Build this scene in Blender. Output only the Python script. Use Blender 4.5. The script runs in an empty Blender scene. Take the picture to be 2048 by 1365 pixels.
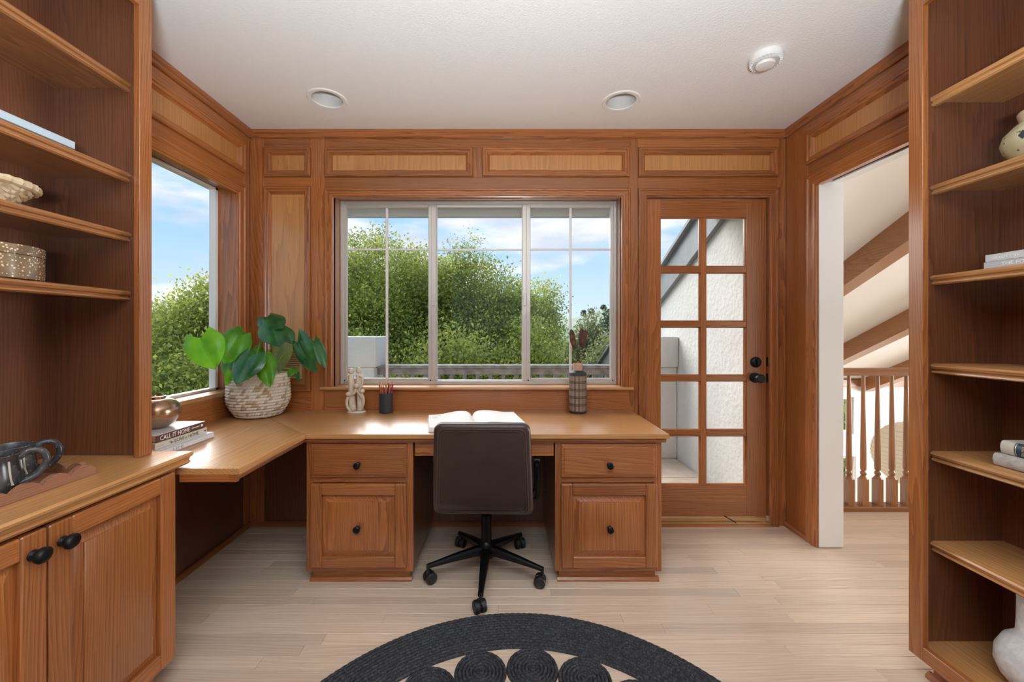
import bpy, bmesh, math, random
import numpy as np
from mathutils import Vector, Matrix, Euler
R = math.radians
random.seed(7)
SC = bpy.context.scene
COL = SC.collection

# ------------------------------------------------------------------ camera
F, CX, CY, W, H = 810.0, 1008.0, 662.0, 2048, 1365
CAM_H = 1.219
D = 2.531                      # depth of the window wall
XL, XR = -1.5875, 1.7625       # side walls
ZC = 2.469                     # ceiling
cd = bpy.data.cameras.new('camera'); cam = bpy.data.objects.new('camera', cd); COL.objects.link(cam)
cam.location = (0, 0, CAM_H); cam.rotation_euler = (R(90), 0, 0)
cd.sensor_width = 36; cd.sensor_fit = 'HORIZONTAL'; cd.lens = 36 * F / W
cd.shift_x = (W / 2 - CX) / W; cd.shift_y = (CY - H / 2) / W
cd.clip_start = 0.02; cd.clip_end = 2000
SC.camera = cam
SC.view_settings.view_transform = 'Standard'; SC.view_settings.look = 'None'
SC.view_settings.gamma = 1; SC.view_settings.use_curve_mapping = False
SC.view_settings.exposure = 0.10
SC.cycles.use_denoising = True
SC.cycles.max_bounces = 8; SC.cycles.diffuse_bounces = 5; SC.cycles.transparent_max_bounces = 16
SC.cycles.caustics_reflective = False; SC.cycles.caustics_refractive = False
SC.cycles.sample_clamp_indirect = 8

# ------------------------------------------------------------------ world, sun, daylight
def N(nt, t, **kw):
    n = nt.nodes.new(t)
    for k, v in kw.items(): setattr(n, k, v)
    return n
def ramp(nt, stops, interp='LINEAR'):
    r = nt.nodes.new('ShaderNodeValToRGB'); cr = r.color_ramp; cr.interpolation = interp
    while len(cr.elements) < len(stops): cr.elements.new(0.5)
    for e, (p, c) in zip(cr.elements, stops):
        e.position = p; e.color = c if len(c) == 4 else (*c, 1)
    return r
wd = bpy.data.worlds.new('sky'); SC.world = wd; wd.use_nodes = True
nt = wd.node_tree; nt.nodes.clear(); L = nt.links.new
tc = N(nt, 'ShaderNodeTexCoord'); sep = N(nt, 'ShaderNodeSeparateXYZ'); L(tc.outputs['Generated'], sep.inputs[0])
grad = ramp(nt, [(0.0, (.30, .33, .26)), (.497, (.42, .47, .40)), (.503, (.70, .84, .96)), (.60, (.40, .66, .97)), (.75, (.27, .54, .94)), (1, (.16, .40, .85))])
mr = N(nt, 'ShaderNodeMapRange'); mr.inputs[1].default_value = -1; mr.inputs[2].default_value = 1
L(sep.outputs[2], mr.inputs[0]); L(mr.outputs[0], grad.inputs[0])
mp = N(nt, 'ShaderNodeMapping'); mp.inputs['Scale'].default_value = (1, 1, 3.2); mp.inputs['Location'].default_value = (.35, 0.1, .33)
L(tc.outputs['Generated'], mp.inputs[0])
ns = N(nt, 'ShaderNodeTexNoise'); ns.inputs['Scale'].default_value = 2.3; ns.inputs['Detail'].default_value = 8; ns.inputs['Roughness'].default_value = .52
L(mp.outputs[0], ns.inputs['Vector'])
cr = ramp(nt, [(.44, (0, 0, 0)), (.56, (1, 1, 1))], 'EASE'); L(ns.outputs[0], cr.inputs[0])
ns2 = N(nt, 'ShaderNodeTexNoise'); ns2.inputs['Scale'].default_value = 4; ns2.inputs['Detail'].default_value = 5
L(mp.outputs[0], ns2.inputs['Vector'])
cc = ramp(nt, [(.38, (.62, .68, .80)), (.62, (.98, .99, 1.0))]); L(ns2.outputs[0], cc.inputs[0])
up = N(nt, 'ShaderNodeMapRange'); up.inputs[1].default_value = 0.0; up.inputs[2].default_value = .05; L(sep.outputs[2], up.inputs[0])
mm = N(nt, 'ShaderNodeMath', operation='MULTIPLY'); L(cr.outputs[0], mm.inputs[0]); L(up.outputs[0], mm.inputs[1])
mx = N(nt, 'ShaderNodeMixRGB'); L(mm.outputs[0], mx.inputs[0]); L(grad.outputs[0], mx.inputs[1]); L(cc.outputs[0], mx.inputs[2])
bg = N(nt, 'ShaderNodeBackground'); bg.inputs['Strength'].default_value = 1.08
L(mx.outputs[0], bg.inputs[0]); wo = N(nt, 'ShaderNodeOutputWorld'); L(bg.outputs[0], wo.inputs[0])

def light(name, typ, loc, rot, energy, color=(1, 1, 1), **kw):
    ld = bpy.data.lights.new(name, typ); ld.energy = energy; ld.color = color
    for k, v in kw.items(): setattr(ld, k, v)
    o = bpy.data.objects.new(name, ld); COL.objects.link(o); o.location = loc; o.rotation_euler = rot
    return o
# soft hazy sun high in front and to the left of the house
sun_dir = Vector((-0.50, 0.68, 0.54)).normalized()
sn = light('sun', 'SUN', (0, 0, 20), (0, 0, 0), 5.6, (1, .97, .92), angle=R(55))
sn.rotation_euler = sun_dir.to_track_quat('Z', 'Y').to_euler()
# added out-of-view panel that brightens the hall and spills through the doorway
light('hall_fill_panel', 'AREA', (8.6, 3.3, 1.2), (0, R(90), 0), 600, (1, .985, .96), shape='RECTANGLE', size=3.2, size_y=4.5)

UPLIGHT = 125   # watts of the added fill uplighter built at the end

# ------------------------------------------------------------------ materials
MATS = {}
def newmat(name):
    m = bpy.data.materials.new(name); m.use_nodes = True; MATS[name] = m
    nt = m.node_tree; b = nt.nodes['Principled BSDF']
    return m, nt, b, nt.links.new
def simple(name, col, rough=.5, metal=0, bump=None, spec=.5, coat=0, var=None, sheen=0):
    """plain colour; var=(scale, colour2, lo, hi) mottles it, bump=(scale, strength)"""
    m, nt, b, L = newmat(name)
    b.inputs['Base Color'].default_value = (*col, 1); b.inputs['Roughness'].default_value = rough
    b.inputs['Metallic'].default_value = metal; b.inputs['Specular IOR Level'].default_value = spec
    b.inputs['Coat Weight'].default_value = coat; b.inputs['Sheen Weight'].default_value = sheen
    tc = N(nt, 'ShaderNodeTexCoord')
    if var:
        n = N(nt, 'ShaderNodeTexNoise'); n.inputs['Scale'].default_value = var[0]; n.inputs['Detail'].default_value = 5
        L(tc.outputs['Object'], n.inputs['Vector'])
        r = ramp(nt, [(var[2], col), (var[3], var[1])]); L(n.outputs[0], r.inputs[0]); L(r.outputs[0], b.inputs['Base Color'])
    if bump:
        n = N(nt, 'ShaderNodeTexNoise'); n.inputs['Scale'].default_value = bump[0]; n.inputs['Detail'].default_value = 4
        L(tc.outputs['Object'], n.inputs['Vector'])
        bp = N(nt, 'ShaderNodeBump'); bp.inputs['Strength'].default_value = bump[1]; bp.inputs['Distance'].default_value = .01
        L(n.outputs[0], bp.inputs['Height']); L(bp.outputs[0], b.inputs['Normal'])
    return m
def wood(name, axis, dark, light_, rough=.32, ring=40, pores=.55, coat=.5, vary=.13, dist=3.0):
    m, nt, b, L = newmat(name)
    tc = N(nt, 'ShaderNodeTexCoord'); oi = N(nt, 'ShaderNodeObjectInfo')
    mul = N(nt, 'ShaderNodeVectorMath', operation='SCALE'); mul.inputs[0].default_value = (5.3, 7.1, 6.2); L(oi.outputs['Random'], mul.inputs['Scale'])
    add = N(nt, 'ShaderNodeVectorMath', operation='ADD'); L(tc.outputs['Object'], add.inputs[0]); L(mul.outputs[0], add.inputs[1])
    k = 'XYZ'.index(axis)
    s1 = [1, 1, 1]; s1[k] = .10
    m1 = N(nt, 'ShaderNodeMapping'); m1.inputs['Scale'].default_value = s1; L(add.outputs[0], m1.inputs[0])
    nz = N(nt, 'ShaderNodeTexNoise'); nz.inputs['Scale'].default_value = 4; nz.inputs['Detail'].default_value = 2; L(m1.outputs[0], nz.inputs['Vector'])
    nv = N(nt, 'ShaderNodeVectorMath', operation='SCALE'); L(nz.outputs['Color'], nv.inputs[0]); nv.inputs['Scale'].default_value = .20
    av = N(nt, 'ShaderNodeVectorMath', operation='ADD'); L(m1.outputs[0], av.inputs[0]); L(nv.outputs[0], av.inputs[1])
    wv = N(nt, 'ShaderNodeTexWave', wave_type='RINGS', rings_direction=axis, wave_profile='SAW')
    wv.inputs['Scale'].default_value = ring; wv.inputs['Distortion'].default_value = dist; wv.inputs['Detail'].default_value = 2; wv.inputs['Detail Scale'].default_value = 1.5
    L(av.outputs[0], wv.inputs['Vector'])
    s2 = [190, 190, 190]; s2[k] = 5
    m2 = N(nt, 'ShaderNodeMapping'); m2.inputs['Scale'].default_value = s2; L(add.outputs[0], m2.inputs[0])
    pz = N(nt, 'ShaderNodeTexNoise'); pz.inputs['Scale'].default_value = 1; pz.inputs['Detail'].default_value = 3; L(m2.outputs[0], pz.inputs['Vector'])
    big = N(nt, 'ShaderNodeTexNoise'); big.inputs['Scale'].default_value = 2.2; big.inputs['Detail'].default_value = 2; L(m1.outputs[0], big.inputs['Vector'])
    a1 = N(nt, 'ShaderNodeMath', operation='MULTIPLY'); L(wv.outputs['Fac'], a1.inputs[0]); a1.inputs[1].default_value = .34
    a2 = N(nt, 'ShaderNodeMath', operation='MULTIPLY'); L(pz.outputs[0], a2.inputs[0]); a2.inputs[1].default_value = pores
    a3 = N(nt, 'ShaderNodeMath', operation='ADD'); L(a1.outputs[0], a3.inputs[0]); L(a2.outputs[0], a3.inputs[1])
    a4 = N(nt, 'ShaderNodeMath', operation='MULTIPLY_ADD'); L(big.outputs[0], a4.inputs[0]); a4.inputs[1].default_value = .45; L(a3.outputs[0], a4.inputs[2])
    mid = [(x + y) / 2 for x, y in zip(dark, light_)]
    r = ramp(nt, [(.32, dark), (.60, mid), (.95, light_)]); L(a4.outputs[0], r.inputs[0])
    hs = N(nt, 'ShaderNodeHueSaturation')
    v = N(nt, 'ShaderNodeMapRange'); v.inputs[3].default_value = 1 - vary; v.inputs[4].default_value = 1 + vary; L(oi.outputs['Random'], v.inputs[0])
    L(v.outputs[0], hs.inputs['Value']); L(r.outputs[0], hs.inputs['Color']); L(hs.outputs[0], b.inputs['Base Color'])
    b.inputs['Roughness'].default_value = rough; b.inputs['Coat Weight'].default_value = coat; b.inputs['Coat Roughness'].default_value = .20
    bp = N(nt, 'ShaderNodeBump'); bp.inputs['Strength'].default_value = .10; bp.inputs['Distance'].default_value = .002
    L(pz.outputs[0], bp.inputs['Height']); L(bp.outputs[0], b.inputs['Normal'])
    return m
OD, OL = (.140, .037, .011), (.47, .168, .046)      # stained oak
PD, PL = (.34, .138, .042), (.56, .262, .088)      # lighter veneer of the panels
TD, TL = (.32, .140, .046), (.58, .300, .115)      # worktops
for a in 'XYZ':
    wood('oak_' + a, a, OD, OL)
    wood('panel_' + a, a, PD, PL, ring=20, pores=.75, dist=4, vary=.06)
    wood('top_' + a, a, TD, TL, rough=.34, coat=.3, ring=30)
    wood('rail_' + a, a, (.17, .06, .018), (.40, .17, .058))
wood('ply_Z', 'Z', (.066, .021, .010), (.19, .068, .028), rough=.36)   # stained plywood, darkened further to deepen shade in carcasses and under desk
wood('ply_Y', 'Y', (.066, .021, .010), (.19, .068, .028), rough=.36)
wood('floor_X', 'X', (.52, .375, .265), (.74, .595, .46), rough=.30, ring=26, pores=.7, coat=.2, vary=.10, dist=4)
wood('tray_Y', 'Y', (.22, .085, .04), (.42, .20, .115), rough=.5, coat=0)
simple('ceiling_paint', (.87, .865, .855), .9, bump=(140, .25))
simple('white_paint', (.80, .775, .74), .6)
simple('white_gloss', (.86, .86, .85), .35)
simple('aluminium', (.60, .575, .53), .38, .35)
simple('white_vinyl', (.82, .82, .81), .35)
simple('black_metal', (.012, .012, .013), .35, .6)
simple('black_plastic', (.015, .015, .016), .45)
simple('dark_slot', (.05, .02, .012), .7)
simple('brass', (.72, .50, .20), .3, 1)
simple('steel', (.55, .55, .55), .3, 1)
simple('leather', (.040, .024, .019), .38, bump=(260, .12), coat=.1, var=(6, (.055, .032, .025), .35, .7))
simple('leather_edge', (.085, .055, .042), .35)
simple('stucco', (.64, .635, .605), .95, bump=(26, .9), var=(3, (.58, .575, .54), .45, .75))
simple('grey_paint', (.19, .205, .215), .6, bump=(30, .2), var=(5, (.26, .275, .285), .4, .7))
simple('grey_wood', (.30, .285, .265), .8, var=(12, (.17, .155, .14), .4, .65))
simple('eave_grey', (.42, .45, .455), .8)
simple('tile', (.62, .50, .39), .6, var=(9, (.70, .58, .46), .4, .65))
simple('grout', (.42, .36, .30), .9)
simple('ground', (.10, .12, .05), .95, var=(.4, (.16, .13, .07), .4, .6))
simple('hill', (.34, .42, .30), 1, var=(.03, (.42, .48, .36), .4, .6))
simple('bark', (.10, .075, .055), .9, bump=(20, .8))
simple('paper', (.85, .84, .81), .7)
simple('page_edge', (.62, .47, .34), .8)
simple('cover_brown', (.115, .055, .042), .45)
simple('cover_cream', (.62, .56, .47), .5)
simple('cover_white', (.74, .76, .80), .35)
simple('cover_top', (.70, .70, .69), .3)
simple('cover_blue', (.42, .50, .56), .5)
simple('cover_grey', (.46, .48, .50), .45)
simple('cover_palegrey', (.56, .57, .58), .45)
simple('linen', (.40, .37, .345), .85, bump=(220, .4), var=(60, (.50, .47, .44), .4, .6))
simple('vellum', (.55, .52, .44), .6)
simple('navy', (.022, .045, .075), .4)
simple('ink', (.05, .045, .04), .6)
simple('ink_soft', (.42, .42, .41), .7)
simple('gold', (.75, .66, .42), .35, .6)
simple('white_ink', (.88, .86, .82), .6)
simple('pale_ink', (.80, .78, .77), .6)
simple('copper', (.30, .165, .095), .22, .75, coat=.5, var=(9, (.46, .30, .18), .35, .65))
simple('soapstone', (.60, .50, .38), .35, var=(11, (.72, .64, .53), .4, .65), coat=.2)
simple('soil', (.03, .02, .014), .95)
simple('stone_vase', (.55, .545, .53), .9, bump=(60, .5), var=(50, (.64, .63, .62), .4, .6))
simple('lens', (.80, .79, .77), .5)
simple('baffle', (.62, .615, .60), .6)
simple('jute', (.42, .31, .20), .85)
simple('jute_pale', (.66, .58, .48), .8)
simple('rattan', (.50, .36, .20), .6, var=(30, (.66, .54, .37), .4, .6))
simple('dried_pod', (.07, .030, .017), .6, var=(40, (.17, .085, .038), .45, .65))
simple('pod_stem', (.20, .12, .05), .7)
simple('vase_tan', (.50, .36, .25), .7)
simple('vase_black', (.028, .03, .034), .55)
simple('petiole', (.22, .36, .06), .5)
simple('vent', (.60, .45, .27), .5)
simple('caulk', (.45, .40, .36), .8)
simple('lantern_paper', (.84, .76, .62), .9)
simple('lantern_rib', (.70, .62, .48), .8)
for i, c in enumerate([(.55, .06, .03), (.45, .03, .05), (.70, .25, .05), (.06, .02, .10), (.60, .35, .15), (.02, .02, .03), (.75, .55, .3), (.35, .05, .12), (.72, .16, .10), (.40, .13, .04), (.62, .40, .08), (.22, .02, .03), (.55, .20, .16), (.10, .03, .02), (.70, .42, .22), (.30, .02, .16)]):
    simple('pencil_%d' % i, c, .4)
simple('pencil_tip', (.65, .45, .26), .7)
def speckled(name, base, spot, scale, thr, rough=.4, base2=None):
    m, nt, b, L = newmat(name); tc = N(nt, 'ShaderNodeTexCoord')
    v = N(nt, 'ShaderNodeTexVoronoi'); v.inputs['Scale'].default_value = scale; L(tc.outputs['Object'], v.inputs['Vector'])
    r = ramp(nt, [(thr, (1, 1, 1)), (thr + .05, (0, 0, 0))]); L(v.outputs['Distance'], r.inputs[0])
    n = N(nt, 'ShaderNodeTexNoise'); n.inputs['Scale'].default_value = 18; L(tc.outputs['Object'], n.inputs['Vector'])
    rb = ramp(nt, [(.4, base), (.65, base2 or base)]); L(n.outputs[0], rb.inputs[0])
    mx = N(nt, 'ShaderNodeMixRGB'); L(r.outputs[0], mx.inputs[0]); L(rb.outputs[0], mx.inputs[1]); mx.inputs[2].default_value = (*spot, 1)
    L(mx.outputs[0], b.inputs['Base Color']); b.inputs['Roughness'].default_value = rough
    return m
speckled('speckled_box', (.16, .10, .055), (.75, .58, .38), 130, .26, .25, (.24, .16, .09))
speckled('jar_glaze', (.40, .35, .20), (.10, .075, .03), 45, .13, .35, (.50, .45, .30))
speckled('mug_glaze', (.035, .035, .038), (.20, .19, .18), 90, .16, .18, (.11, .11, .115))
def fibre(name, base, hi, scale):
    m, nt, b, L = newmat(name); tc = N(nt, 'ShaderNodeTexCoord')
    n = N(nt, 'ShaderNodeTexNoise'); n.inputs['Scale'].default_value = scale; n.inputs['Detail'].default_value = 4; L(tc.outputs['Object'], n.inputs['Vector'])
    r = ramp(nt, [(.45, base), (.75, hi)]); L(n.outputs[0], r.inputs[0]); L(r.outputs[0], b.inputs['Base Color'])
    b.inputs['Roughness'].default_value = .75
    bp = N(nt, 'ShaderNodeBump'); bp.inputs['Strength'].default_value = .5; bp.inputs['Distance'].default_value = .003
    L(n.outputs[0], bp.inputs['Height']); L(bp.outputs[0], b.inputs['Normal'])
fibre('rug_jute', (.012, .013, .016), (.085, .09, .10), 160)
# thin clear glass: straight-through with a mirror film
def glass(name, tint=(1, 1, 1)):
    m = bpy.data.materials.new(name); m.use_nodes = True; MATS[name] = m; nt = m.node_tree; nt.nodes.clear(); L = nt.links.new
    o = N(nt, 'ShaderNodeOutputMaterial'); t = N(nt, 'ShaderNodeBsdfTransparent'); t.inputs[0].default_value = (*tint, 1)
    g = N(nt, 'ShaderNodeBsdfGlossy'); g.inputs['Roughness'].default_value = .02
    f0 = N(nt, 'ShaderNodeFresnel'); f0.inputs['IOR'].default_value = 1.3
    ge = N(nt, 'ShaderNodeNewGeometry'); inv = N(nt, 'ShaderNodeMath', operation='SUBTRACT'); inv.inputs[0].default_value = 1; L(ge.outputs['Backfacing'], inv.inputs[1])
    f = N(nt, 'ShaderNodeMath', operation='MULTIPLY'); L(f0.outputs[0], f.inputs[0]); L(inv.outputs[0], f.inputs[1])
    mx = N(nt, 'ShaderNodeMixShader'); L(f.outputs[0], mx.inputs[0]); L(t.outputs[0], mx.inputs[1]); L(g.outputs[0], mx.inputs[2]); L(mx.outputs[0], o.inputs[0])
glass('glass')
def leafmat(name, c1, c2, trans, rough=.45, attr=True):
    m, nt, b, L = newmat(name)
    if attr:
        a = N(nt, 'ShaderNodeAttribute'); a.attribute_name = 'tint'
        r = ramp(nt, [(0, c1), (1, c2)]); L(a.outputs['Fac'], r.inputs[0]); src = r.outputs[0]
    else:
        tc = N(nt, 'ShaderNodeTexCoord'); n = N(nt, 'ShaderNodeTexNoise'); n.inputs['Scale'].default_value = 14; L(tc.outputs['Object'], n.inputs['Vector'])
        r = ramp(nt, [(.35, c1), (.65, c2)]); L(n.outputs[0], r.inputs[0]); src = r.outputs[0]
    L(src, b.inputs['Base Color']); b.inputs['Roughness'].default_value = rough
    o = nt.nodes['Material Output']
    t = N(nt, 'ShaderNodeBsdfTranslucent')
    hs = N(nt, 'ShaderNodeHueSaturation'); hs.inputs['Value'].default_value = 1.5; hs.inputs['Hue'].default_value = .48; L(src, hs.inputs['Color']); L(hs.outputs[0], t.inputs[0])
    mx = N(nt, 'ShaderNodeMixShader'); mx.inputs[0].default_value = trans; L(b.outputs[0], mx.inputs[1]); L(t.outputs[0], mx.inputs[2]); L(mx.outputs[0], o.inputs[0])
leafmat('tree_leaf', (.085, .135, .026), (.46, .54, .115), .45)
leafmat('tree_leaf_olive', (.12, .15, .06), (.30, .33, .13), .3)
leafmat('tree_leaf_dark', (.03, .07, .03), (.08, .14, .06), .25)
leafmat('house_leaf', (.06, .27, .015), (.12, .38, .02), .5, .28, False)
leafmat('house_leaf_dark', (.015, .095, .025), (.04, .16, .04), .2, .2, False)
leafmat('house_leaf_pale', (.30, .40, .16), (.38, .48, .22), .35, .4, False)
def M(x): return MATS[x] if isinstance(x, str) else x
# ------------------------------------------------------------------ helpers
WLOC = {}
def BM(): return bmesh.new()
def link(name, me, mats, parent=None, origin=None, local=False, smooth=25):
    me.name = name
    for m in (mats if isinstance(mats, (list, tuple)) else [mats]): me.materials.append(M(m))
    o = bpy.data.objects.new(name, me); COL.objects.link(o)
    off = Vector((0, 0, 0))
    if parent is not None:
        o.parent = parent; off = WLOC.get(parent.name, Vector((0, 0, 0)))
    elif origin is not None:
        o.location = origin; off = Vector(origin)
    WLOC[o.name] = off
    if not local and off.length > 0: me.transform(Matrix.Translation(-off))
    if smooth:
        me.shade_smooth(); me.set_sharp_from_angle(angle=R(smooth))
    return o
def obj(name, bm, mats, parent=None, origin=None, local=False, smooth=25, recalc=True):
    if recalc: bmesh.ops.recalc_face_normals(bm, faces=bm.faces[:])
    me = bpy.data.meshes.new(name); bm.to_mesh(me); bm.free()
    return link(name, me, mats, parent, origin, local, smooth)
def tag(o, label=None, cat=None, group=None, kind=None):
    if label: o['label'] = label
    if cat: o['category'] = cat
    if group: o['group'] = group
    if kind: o['kind'] = kind
    return o
def thing(name, label, cat, loc=(0, 0, 0), rz=0, group=None, rot=None):
    o = bpy.data.objects.new(name, None); COL.objects.link(o); o.empty_display_size = .05
    o.location = loc; o.rotation_euler = rot or (0, 0, rz); WLOC[o.name] = Vector(loc)
    return tag(o, label, cat, group)
def copy_tree(o, parent=None):
    c = o.copy(); COL.objects.link(c); c.parent = parent
    for ch in list(o.children): copy_tree(ch, c)
    return c
def box(bm, x0, x1, y0, y1, z0, z1, bev=0, seg=1, mi=0):
    x0, x1 = sorted((x0, x1)); y0, y1 = sorted((y0, y1)); z0, z1 = sorted((z0, z1))
    mat = Matrix.Translation(((x0 + x1) / 2, (y0 + y1) / 2, (z0 + z1) / 2)) @ Matrix.Diagonal((x1 - x0, y1 - y0, z1 - z0, 1))
    r = bmesh.ops.create_cube(bm, size=1, matrix=mat)
    fs = {f for v in r['verts'] for f in v.link_faces}
    for f in fs: f.material_index = mi
    if bev:
        es = list({e for v in r['verts'] for e in v.link_edges})
        bmesh.ops.bevel(bm, geom=es, offset=bev, segments=seg, profile=.5, affect='EDGES')
    return bm
def bx(x0, x1, y0, y1, z0, z1, bev=0, seg=1): return box(BM(), x0, x1, y0, y1, z0, z1, bev, seg)
def prism(bm, poly, axis, a0, a1, mi=0):
    """poly: 2D points in the two axes other than `axis` (cyclic order), extruded from a0 to a1"""
    def P(p, a):
        return {'X': (a, p[0], p[1]), 'Y': (p[0], a, p[1]), 'Z': (p[0], p[1], a)}[axis]
    A = [bm.verts.new(P(p, a0)) for p in poly]; B = [bm.verts.new(P(p, a1)) for p in poly]
    n = len(poly); fs = [bm.faces.new(A), bm.faces.new(B[::-1])]
    for i in range(n): fs.append(bm.faces.new((A[i], B[i], B[(i + 1) % n], A[(i + 1) % n])))
    for f in fs: f.material_index = mi
    return bm
def lathe(bm, prof, seg=32, c=(0, 0, 0), cap=True, mi=0, sx=1, sy=1):
    rings = []
    for r, z in prof:
        if r < 1e-5: rings.append([bm.verts.new((c[0], c[1], c[2] + z))])
        else: rings.append([bm.verts.new((c[0] + sx * r * math.cos(2 * math.pi * k / seg), c[1] + sy * r * math.sin(2 * math.pi * k / seg), c[2] + z)) for k in range(seg)])
    for a, b in zip(rings, rings[1:]):
        for k in range(seg):
            k2 = (k + 1) % seg
            if len(a) == 1 and len(b) == 1: continue
            if len(a) == 1: f = bm.faces.new((a[0], b[k], b[k2]))
            elif len(b) == 1: f = bm.faces.new((a[k], a[k2], b[0]))
            else: f = bm.faces.new((a[k], a[k2], b[k2], b[k]))
            f.material_index = mi
    if cap:
        for rg in (rings[0], rings[-1]):
            if len(rg) > 2: bm.faces.new(rg).material_index = mi
    return bm
def tube(bm, pts, rad, seg=10, cap=True, mi=0, closed=False, flat=1.0):
    pts = [Vector(p) for p in pts]; n = len(pts)
    rad = rad if isinstance(rad, (list, tuple)) else [rad] * n
    rings = []; prev = None
    for i in range(n):
        t = (pts[(i + 1) % n] - pts[i - 1]) if closed else (pts[min(i + 1, n - 1)] - pts[max(i - 1, 0)])
        t.normalize()
        if prev is None:
            u = t.orthogonal().normalized()
        else:
            u = (prev - t * prev.dot(t)).normalized()
        prev = u; v = t.cross(u)
        rings.append([bm.verts.new(pts[i] + (u * math.cos(2 * math.pi * k / seg) + v * flat * math.sin(2 * math.pi * k / seg)) * rad[i]) for k in range(seg)])
    m = n if closed else n - 1
    for i in range(m):
        a, b = rings[i], rings[(i + 1) % n]
        for k in range(seg):
            bm.faces.new((a[k], a[(k + 1) % seg], b[(k + 1) % seg], b[k])).material_index = mi
    if cap and not closed:
        bm.faces.new(rings[0]).material_index = mi; bm.faces.new(rings[-1]).material_index = mi
    return bm
def ball(bm, c, r, seg=12, rings=8, s=(1, 1, 1), mi=0):
    mat = Matrix.Translation(c) @ Matrix.Diagonal((s[0], s[1], s[2], 1))
    rr = bmesh.ops.create_uvsphere(bm, u_segments=seg, v_segments=rings, radius=r, matrix=mat)
    for v in rr['verts']:
        for f in v.link_faces: f.material_index = mi
    return bm
def cr(pts, n=8):
    """Catmull-Rom through 3-D points"""
    P = [Vector(p) for p in pts]; P = [2 * P[0] - P[1]] + P + [2 * P[-1] - P[-2]]; out = []
    for i in range(1, len(P) - 2):
        for k in range(n):
            t = k / n; a, b, c, d = P[i - 1:i + 3]
            out.append(.5 * ((2 * b) + (c - a) * t + (2 * a - 5 * b + 4 * c - d) * t * t + (3 * b - a - 3 * c + d) * t ** 3))
    out.append(P[-2]); return out
# wall planes: (u, v, n) -> world, n = out of the wall into the room
def PB(u, v, n): return (u, D - n, v)
def PL_(u, v, n): return (XL + n, u, v)
def PR(u, v, n): return (XR - n, u, v)
def slab(bm, P, u0, u1, v0, v1, n0, n1, bev=0):
    a = P(u0, v0, n0); b = P(u1, v1, n1)
    return box(bm, a[0], b[0], a[1], b[1], a[2], b[2], bev)
def frame(bm, P, u0, u1, v0, v1, prof, open_bottom=False, cap=False, closed_bottom_v=None):
    """mitred moulding: prof = [(inset, height)]; horizontal members get material 0, vertical ones 1; cap closes the last loop (material 2)"""
    loops = []
    for t, n in prof:
        vb = v0 if open_bottom else v0 + t
        loops.append([bm.verts.new(P(u0 + t, vb, n)), bm.verts.new(P(u0 + t, v1 - t, n)), bm.verts.new(P(u1 - t, v1 - t, n)), bm.verts.new(P(u1 - t, vb, n))])
    for a, b in zip(loops, loops[1:]):
        for k in range(3 if open_bottom else 4):
            f = bm.faces.new((a[k], a[(k + 1) % 4], b[(k + 1) % 4], b[k])); f.material_index = 1 if k in (0, 2) else 0
    if open_bottom:
        bm.faces.new([l[0] for l in loops]).material_index = 1; bm.faces.new([l[3] for l in loops]).material_index = 1
    if cap: bm.faces.new(loops[-1]).material_index = 2
    return bm
def wmats(P): # grain of horizontal / vertical members
    return ['oak_X', 'oak_Z'] if P is PB else ['oak_Y', 'oak_Z']
def hz(P): return 'X' if P is PB else 'Y'
def text(name, s, size, mat, loc, xdir, ydir, parent, width=None, extrude=.0003):
    cu = bpy.data.curves.new(name, 'FONT'); cu.body = s; cu.size = size; cu.extrude = extrude; cu.resolution_u = 3
    t = bpy.data.objects.new(name + '_src', cu); COL.objects.link(t)
    dg = bpy.context.evaluated_depsgraph_get(); dg.update()
    me = bpy.data.meshes.new_from_object(t.evaluated_get(dg)); bpy.data.objects.remove(t); bpy.data.curves.remove(cu)
    sx = 1.0
    if width:
        xs = [v.co.x for v in me.vertices]; sx = width / (max(xs) - min(xs))
    x, y = Vector(xdir), Vector(ydir); z = x.cross(y)
    mt = Matrix(((x.x, y.x, z.x, loc[0]), (x.y, y.y, z.y, loc[1]), (x.z, y.z, z.z, loc[2]), (0, 0, 0, 1))) @ Matrix.Diagonal((sx, 1, 1, 1))
    me.transform(mt); me.materials.clear()
    return link(name, me, mat, parent, smooth=0)
def ux(px): return (px - CX) / 320.0           # pixel column on the window wall -> x
def vz(py): return CAM_H - (py - CY) / 320.0   # pixel row on the window wall -> z
def at(px, py, d): return Vector(((px - CX) * d / F, d, CAM_H - (py - CY) * d / F))

CASING = [(0, 0), (0, .016), (.006, .020), (.013, .020), (.017, .014), (.030, .014), (.034, .018), (.046, .018), (.050, .012), (.056, .010), (.056, -.02)]
PANELM = [(0, 0), (.001, .013), (.007, .018), (.016, .018), (.020, .012), (.032, .010), (.036, .004), (.047, -.010)]

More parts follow.
